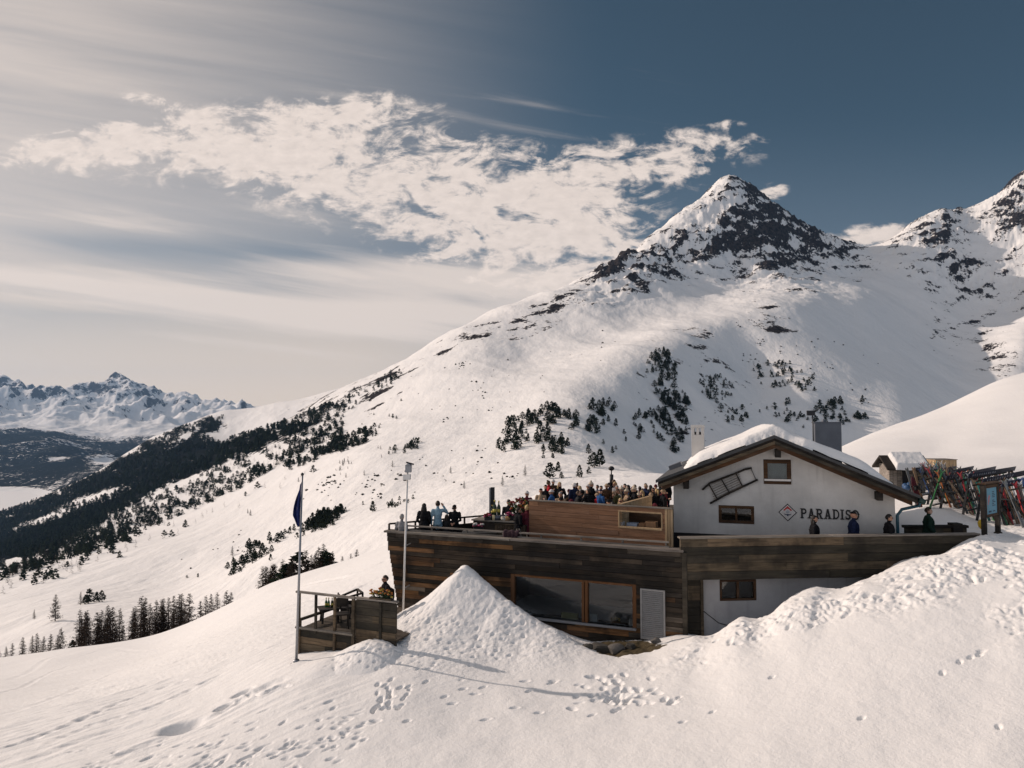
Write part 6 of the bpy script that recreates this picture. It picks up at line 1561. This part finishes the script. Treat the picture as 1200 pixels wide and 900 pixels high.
PINES=[pine_mesh(i,210,rr_) for i,rr_ in enumerate((.27,.31,.24,.34,.28))]
LARS=[larch_mesh(40+i) for i in range(5)]
SHR=[shrub_mesh(70+i) for i in range(4)]
TRP=trunk_mesh(.022,.8); TRL=trunk_mesh(.014,.97)
for m_ in PINES: m_.materials.append(PINEM)
for m_ in LARS: m_.materials.append(LARCHM)
for m_ in SHR: m_.materials.append(SHRUBM)
TRP.materials.append(BARK); TRL.materials.append(BARK)
rt=random.Random(101)
def tree(kind,x,y,z,h,label,group,mi=None,w=1.0):
    nm,ms,tr,ct=(('pine_tree',PINES,TRP,'tree') if kind=='p' else ('larch_tree',LARS,TRL,'tree'))
    t=thing(nm,label,ct,(x,y,z),rt.uniform(0,6.28),group); t.scale=(h*w,h*w,h)
    o=bpy.data.objects.new('trunk',tr); COL.objects.link(o); o.parent=t
    o=bpy.data.objects.new('crown',ms[rt.randrange(len(ms)) if mi is None else mi]); COL.objects.link(o); o.parent=t
    return t
cnt={'p':0,'l':0}
def from_base(px_,py_,hp,kind,label,group,w=1.0):
    """tree whose foot the photograph shows at (px, py), hp photograph pixels tall"""
    q=mount_hit(px_,py_)
    if q is None: return None
    cnt[kind]+=1; return tree(kind,q.x,q.y,q.z-.02*hp*q.y/F,hp*q.y/F,label,group,None,w)
# --- larches just beyond the edge of the near slope
G1='bare larches in a row beyond the crest of the near slope'
def beyond(px_,top_py,Yv,kind,label,group,w=1.0,hmin=9,hmax=15):
    w_=P(px_,500,Yv); z=mount_z(w_.x,Yv); zt_=P(px_,top_py,Yv).z; h=zt_-z
    if h<3: return None
    cnt[kind]+=1; return tree(kind,w_.x,Yv,z,h,label,group,None,w)
row=[(8,756,'l'),(17,757,'l'),(24,753,'l'),(36,746,'l'),(47,744,'l'),(52,741,'l'),(60,745,'l'),(68,742,'l'),(76,743,'l'),(80,735,'l'),(94,750,'p'),(101,713,'l'),(107,716,'l'),(109,714,'l'),(121,716,'l'),(126,714,'l'),(133,708,'l'),(136,712,'l'),(139,710,'l'),(147,712,'l'),(151,732,'l'),(162,711,'l'),(165,709,'l'),(172,697,'l'),(176,699,'l'),(182,706,'l'),(189,702,'l'),(195,701,'l'),(197,700,'l'),(203,699,'l'),(209,697,'l'),(215,695,'l'),(218,694,'l'),(227,694,'l'),(240,703,'l'),(246,697,'l'),(252,695,'l'),(259,693,'l'),(270,691,'l'),(275,693,'l')]
for i,(a,b,k) in enumerate(row):
    grp=G1; lb='bare brown larch standing in the long row beyond the near snow crest'
    if k=='p': lb='single small dark pine at the low end of the larch row'; grp=None
    beyond(a,b,rt.uniform(175,215),k,lb,grp,1.15)
for a,b in ((103,722),(109,720),(124,722),(134,716),(164,716),(174,708),(196,708),(198,712),(217,704),(122,730),(130,728),(142,728),(188,716),(210,712),(222,708)):
    beyond(a,b,rt.uniform(195,235),'l','bare brown larch standing in the long row beyond the near snow crest',G1,1.2)
for a,b,hp,k,w,lb,g in ((65,728,32,'l',1.3,'lone broad larch standing on the open snow left of the dark pines',None),(40,726,12,'l',1.0,'small larch bush at the outer end of the open snow',None),(94,709,16,'l',1.0,'slender larch beside the clump of dark pines',None),(104.5,707,17,'p',1.25,'tallest dark pine of the clump on the open snow','dark pines clumped on the open snow'),(101,708,11,'p',1.2,'dark pine at the thin larch side of the small clump','dark pines clumped on the open snow'),(113,706,12,'p',1.25,'middle dark pine of the clump on the open snow','dark pines clumped on the open snow'),(119,705,13,'p',1.2,'dark pine at the downhill end of the small clump','dark pines clumped on the open snow')):
    from_base(a,b,hp,k,lb,g,w)
G2='trees in the second row under the flagpole slope'
for i in range(24):
    a=rt.uniform(311,392); b=688-(a-311)*.40+rt.gauss(0,1.5); k='p' if rt.random()<.10 else 'l'
    beyond(a,b-rt.uniform(12,26),rt.uniform(165,205),k,('dark pine' if k=='p' else 'bare larch')+' in the second row of trees just beyond the near slope',G2+(' dark pine' if k=='p' else ' larch'),1.2)
for a,t_,k,w in ((382,646,'p',1.1),(387,648,'p',1.1),(377,655,'p',1.1),(420,643,'l',1.3),(413,648,'l',1.2),(403,651,'l',1.2)):
    beyond(a,t_,185,k,('dark pine' if k=='p' else 'bare larch')+' in the second row of trees just beyond the near slope',G2+(' dark pine' if k=='p' else ' larch'),w)
# --- pines scattered over the mountain, nearest ones as trees of their own
stuff={'p':[], 'l':[], 's':[]}
PINE_MAX=288
plist=[]
def scatter(poly,n_,h0,h1,kind,grp,lab,clump=.0):
    xs_=[p[0] for p in poly]; ys_=[p[1] for p in poly]; done=0; tries=0; cs=[]
    while done<n_ and tries<n_*40:
        tries+=1
        if cs and rt.random()<clump:
            c=rt.choice(cs); x,y=c[0]+rt.gauss(0,5),c[1]+rt.gauss(0,3)
        else: x,y=rt.uniform(min(xs_),max(xs_)),rt.uniform(min(ys_),max(ys_))
        if not bool(poly_mask(poly,np.array([x]),np.array([y]))[0]): continue
        cs.append((x,y)); hp=h0+(h1-h0)*rt.random()**1.6; plist.append((hp,x,y,kind,grp,lab)); done+=1
scatter([(580,530),(596,492),(640,478),(668,484),(640,508),(668,520),(664,533),(640,541),(622,520),(600,532)],115,6,15,'p','pines of the dense cluster','dark stone pine in the dense cluster on the slope above the terrace',.2)
scatter([(655,488),(690,476),(715,468),(722,480),(706,512),(670,506)],36,7,16,'p','pines above the cluster','dark stone pine on the shaded slope just uphill of the dense cluster',.2)
for (x,y,hp) in ((644,561,19),(654,553,12),(658,561,8),(680,560,15),(690,556,9),(696,548,18),(703,547,21),(691,541,7),(722,500,10),(748,515,10),(690,532,12),(734,518,6),(776,518,7),(718,531,8),(707,521,6),(731,509,6),(722,527,5)): plist.append((hp,x,y,'p','pines on the lower snow','dark stone pine standing apart on the lower slope behind the crowd'))
scatter([(752,420),(775,411),(790,418),(796,445),(806,470),(808,486),(796,486),(776,474),(766,455),(756,438)],85,4,11,'p','pines down the spur','dark pine on the spur that runs down toward the chimney',.12)
scatter([(770,455),(810,470),(806,492),(800,536),(788,535),(776,500),(760,488)],80,5,11,'p','pines down the spur','dark pine on the spur that runs down toward the chimney',.12)
scatter([(735,480),(778,488),(792,505),(780,520),(745,505)],40,4,9,'p','pines down the spur','dark pine on the spur that runs down toward the chimney',.3)
scatter([(820,445),(850,440),(862,462),(845,475),(822,465)],45,3.5,8,'p','tiny pines on the shaded slope','tiny dark pine scattered on the shaded mountainside',.25)
scatter([(880,430),(920,420),(960,445),(955,462),(890,455)],70,3.5,7,'p','tiny pines on the shaded slope','tiny dark pine scattered on the shaded mountainside',.25)
scatter([(840,480),(900,475),(1015,470),(1025,490),(960,510),(900,492),(850,500)],80,3.5,9,'p','tiny pines on the shaded slope','tiny dark pine scattered on the shaded mountainside',.25)
scatter([(960,480),(985,478),(990,505),(965,505)],14,4,8,'p','pines beside the metal duct','dark pine on the shaded mountainside just above the metal duct',.4)
scatter([(262,662),(300,640),(345,618),(385,603),(418,597),(400,612),(360,630),(320,650),(270,668)],130,5,13,'p','dark pines in the gully','dark pine in the gully band behind the flagpole',.5)
scatter([(262,664),(290,640),(318,640),(330,655),(300,668),(270,676)],40,5,12,'p','dark pines in the gully','dark pine in the gully band behind the flagpole',.5)
for (x,y,hp) in ((437,600,13),(425,592,5),(405,600,6),(300,640,7),(232,677,5),(219,678,4)): plist.append((hp,x,y,'p','pines on the open slope','dark pine standing alone on the open slope near the gully'))
scatter([(430,598),(490,578),(500,585),(440,604)],26,3,6,'p','dwarf pines below the terrace people','low dark pine on the crest behind the terrace tip',.4)
scatter([(440,530),(490,512),(495,528),(450,540)],22,4,9,'p','dwarf pines on the open face','dark dwarf pine on the open snow face above the gully',.5)
scatter([(380,545),(440,525),(470,530),(400,560)],26,3,6,'l','small larches','small bare larch on the open snow face',.4)
for (x,y,hp) in ((616,558,14),(589,570,13),(544,573,10),(528,555,9),(460,548,8),(427,558,7),(481,549,7),(405,560,6),(350,565,6),(293,605,8),(272,652,12),(290,602,6)): plist.append((hp,x,y,'l','small larches','small bare larch on the open snow face'))
scatter([(384,480),(400,466),(470,430),(475,440),(430,470),(395,490)],70,3,6,'p','dark trees on the skyline ridge','small dark tree on the ridge where the mountain meets the sky',.4)
scatter([(400,500),(470,470),(480,480),(430,520)],24,2,5,'p','dark trees on the skyline ridge','small dark tree on the ridge where the mountain meets the sky',.4)
scatter([(130,690),(330,600),(400,540),(470,560),(420,590),(260,660)],55,1.5,4,'s','','',.35)
scatter([(400,560),(560,520),(620,560),(520,575),(430,590)],60,1.5,4,'s','','',.35)
scatter([(480,440),(640,400),(720,380),(760,400),(600,480),(500,500)],60,1.2,2.6,'s','','',.3)
scatter([(860,360),(1000,400),(1100,440),(1000,480),(860,420)],60,1.2,2.6,'s','','',.3)
plist.sort(key=lambda q:-q[0])
n_p=n_l=0
def to_stuff(kind,x,y,hp):
    q=mount_hit(x,y)
    if q: stuff[kind].append((q.x,q.y,q.z-.03*hp*q.y/F,hp*q.y/F))
for hp,x,y,k,g,lab in plist:
    if k=='p' and cnt['p']<PINE_MAX: from_base(x,y,hp,'p',lab,g,rt.uniform(1.0,1.5))
    elif k=='l' and cnt['l']<260: from_base(x,y,hp,'l',lab,g,1.3)
    else: to_stuff(k,x,y,hp)
# --- the wood on the valley side: past counting
def near_forest(n_,poly,h0,h1,kindp):
    xs_=[p[0] for p in poly]; ys_=[p[1] for p in poly]; k=0; tries=0
    X_=rng.uniform(min(xs_),max(xs_),n_*8); Y_=rng.uniform(min(ys_),max(ys_),n_*8); ok=poly_mask(poly,X_,Y_)
    dens=fbm(X_/16,Y_/7,3,501)
    for x,y,o,d in zip(X_,Y_,ok,dens):
        if k>=n_: break
        if not o or d<-.12-.25*(x<150) : continue
        clear=max(math.exp(-((x-108)/36)**2-((y-584-(x-108)*-.28)/4.5)**2),math.exp(-((x-55)/36)**2-((y-608-(x-55)*-.3)/3)**2),math.exp(-((x-215)/45)**2-((y-566-(x-215)*-.42)/4)**2),math.exp(-((x-215)/16)**2-((y-513)/5)**2),math.exp(-((x-300)/40)**2-((y-538-(x-300)*-.42)/3)**2))
        if rt.random()<clear*1.15: continue
        q=mount_hit(x,y)
        if q is None: continue
        h=rt.uniform(h0,h1); stuff['l' if rt.random()>kindp else 'p'].append((q.x,q.y,q.z-.5,h)); k+=1
EDGE=[(-20,690),(40,652),(95,628),(140,600),(200,571),(262,545),(320,523),(370,498),(404,470),(400,530),(333,543),(317,552),(267,582),(200,609),(150,635),(100,650),(0,681),(-20,690)]
near_forest(2600,EDGE,6,12,.38)
near_forest(5600,[(-20,655),(0,600),(60,580),(127,549),(190,511),(235,492),(262,488),(250,520),(300,505),(345,492),(396,470),(370,498),(320,523),(262,545),(200,571),(140,600),(95,628),(40,652)],7,13,.75)
near_forest(420,[(330,545),(400,515),(440,500),(430,520),(340,552)],4,9,.5)
near_forest(120,[(0,684),(100,652),(200,612),(270,584),(330,556),(400,540),(360,560),(250,610),(120,662),(0,700)],5,10,.3)
def bake(name,items,kind):
    if not items: return None
    src=[]
    for s in range(6):
        m_=pine_mesh(900+s,60,.26,1.0,1.7) if kind=='p' else (larch_mesh(950+s,26,.016) if kind=='l' else SHR[s%4])
        v=np.array([q.co[:] for q in m_.vertices]); m_.calc_loop_triangles(); t=np.array([q.vertices[:] for q in m_.loop_triangles])
        if kind=='p': v[:,:2]*=1.2
        if kind=='l': v[:,:2]*=1.3
        src.append((v,t))
    vs=[];ts=[];rn=[];b=0
    for x,y,z,h in items:
        v,t=src[rt.randrange(6)]; a=rt.uniform(0,6.28); c,s=math.cos(a),math.sin(a); w=h*rt.uniform(.85,1.25)
        vs.append(np.stack([(v[:,0]*c-v[:,1]*s)*w+x,(v[:,0]*s+v[:,1]*c)*w+y,v[:,2]*h+z],1)); ts.append(t+b); b+=len(v); rn.append(np.full(len(t),rt.random()))
    v=np.concatenate(vs); t=np.concatenate(ts); me=bpy.data.meshes.new(name)
    me.vertices.add(len(v)); me.vertices.foreach_set('co',v.astype(np.float32).ravel()); me.loops.add(t.size); me.loops.foreach_set('vertex_index',t.astype(np.int32).ravel()); me.polygons.add(len(t)); me.polygons.foreach_set('loop_start',np.arange(0,t.size,3,dtype=np.int32))
    at=me.attributes.new('rnd','FLOAT','FACE'); at.data.foreach_set('value',np.concatenate(rn).astype(np.float32)); me.update(calc_edges=True)
    return link_mesh(name,me,{'p':PINEM,'l':LARCHM,'s':SHRUBM}[kind])
for k,nm in (('p','pine_forest'),('l','larch_forest'),('s','mountain_shrubs')):
    o=bake(nm,stuff[k],k)
    if o: tag(o,kind='stuff')
print('pines',cnt,{k:len(v) for k,v in stuff.items()},'people',npeople,'skis',nski)
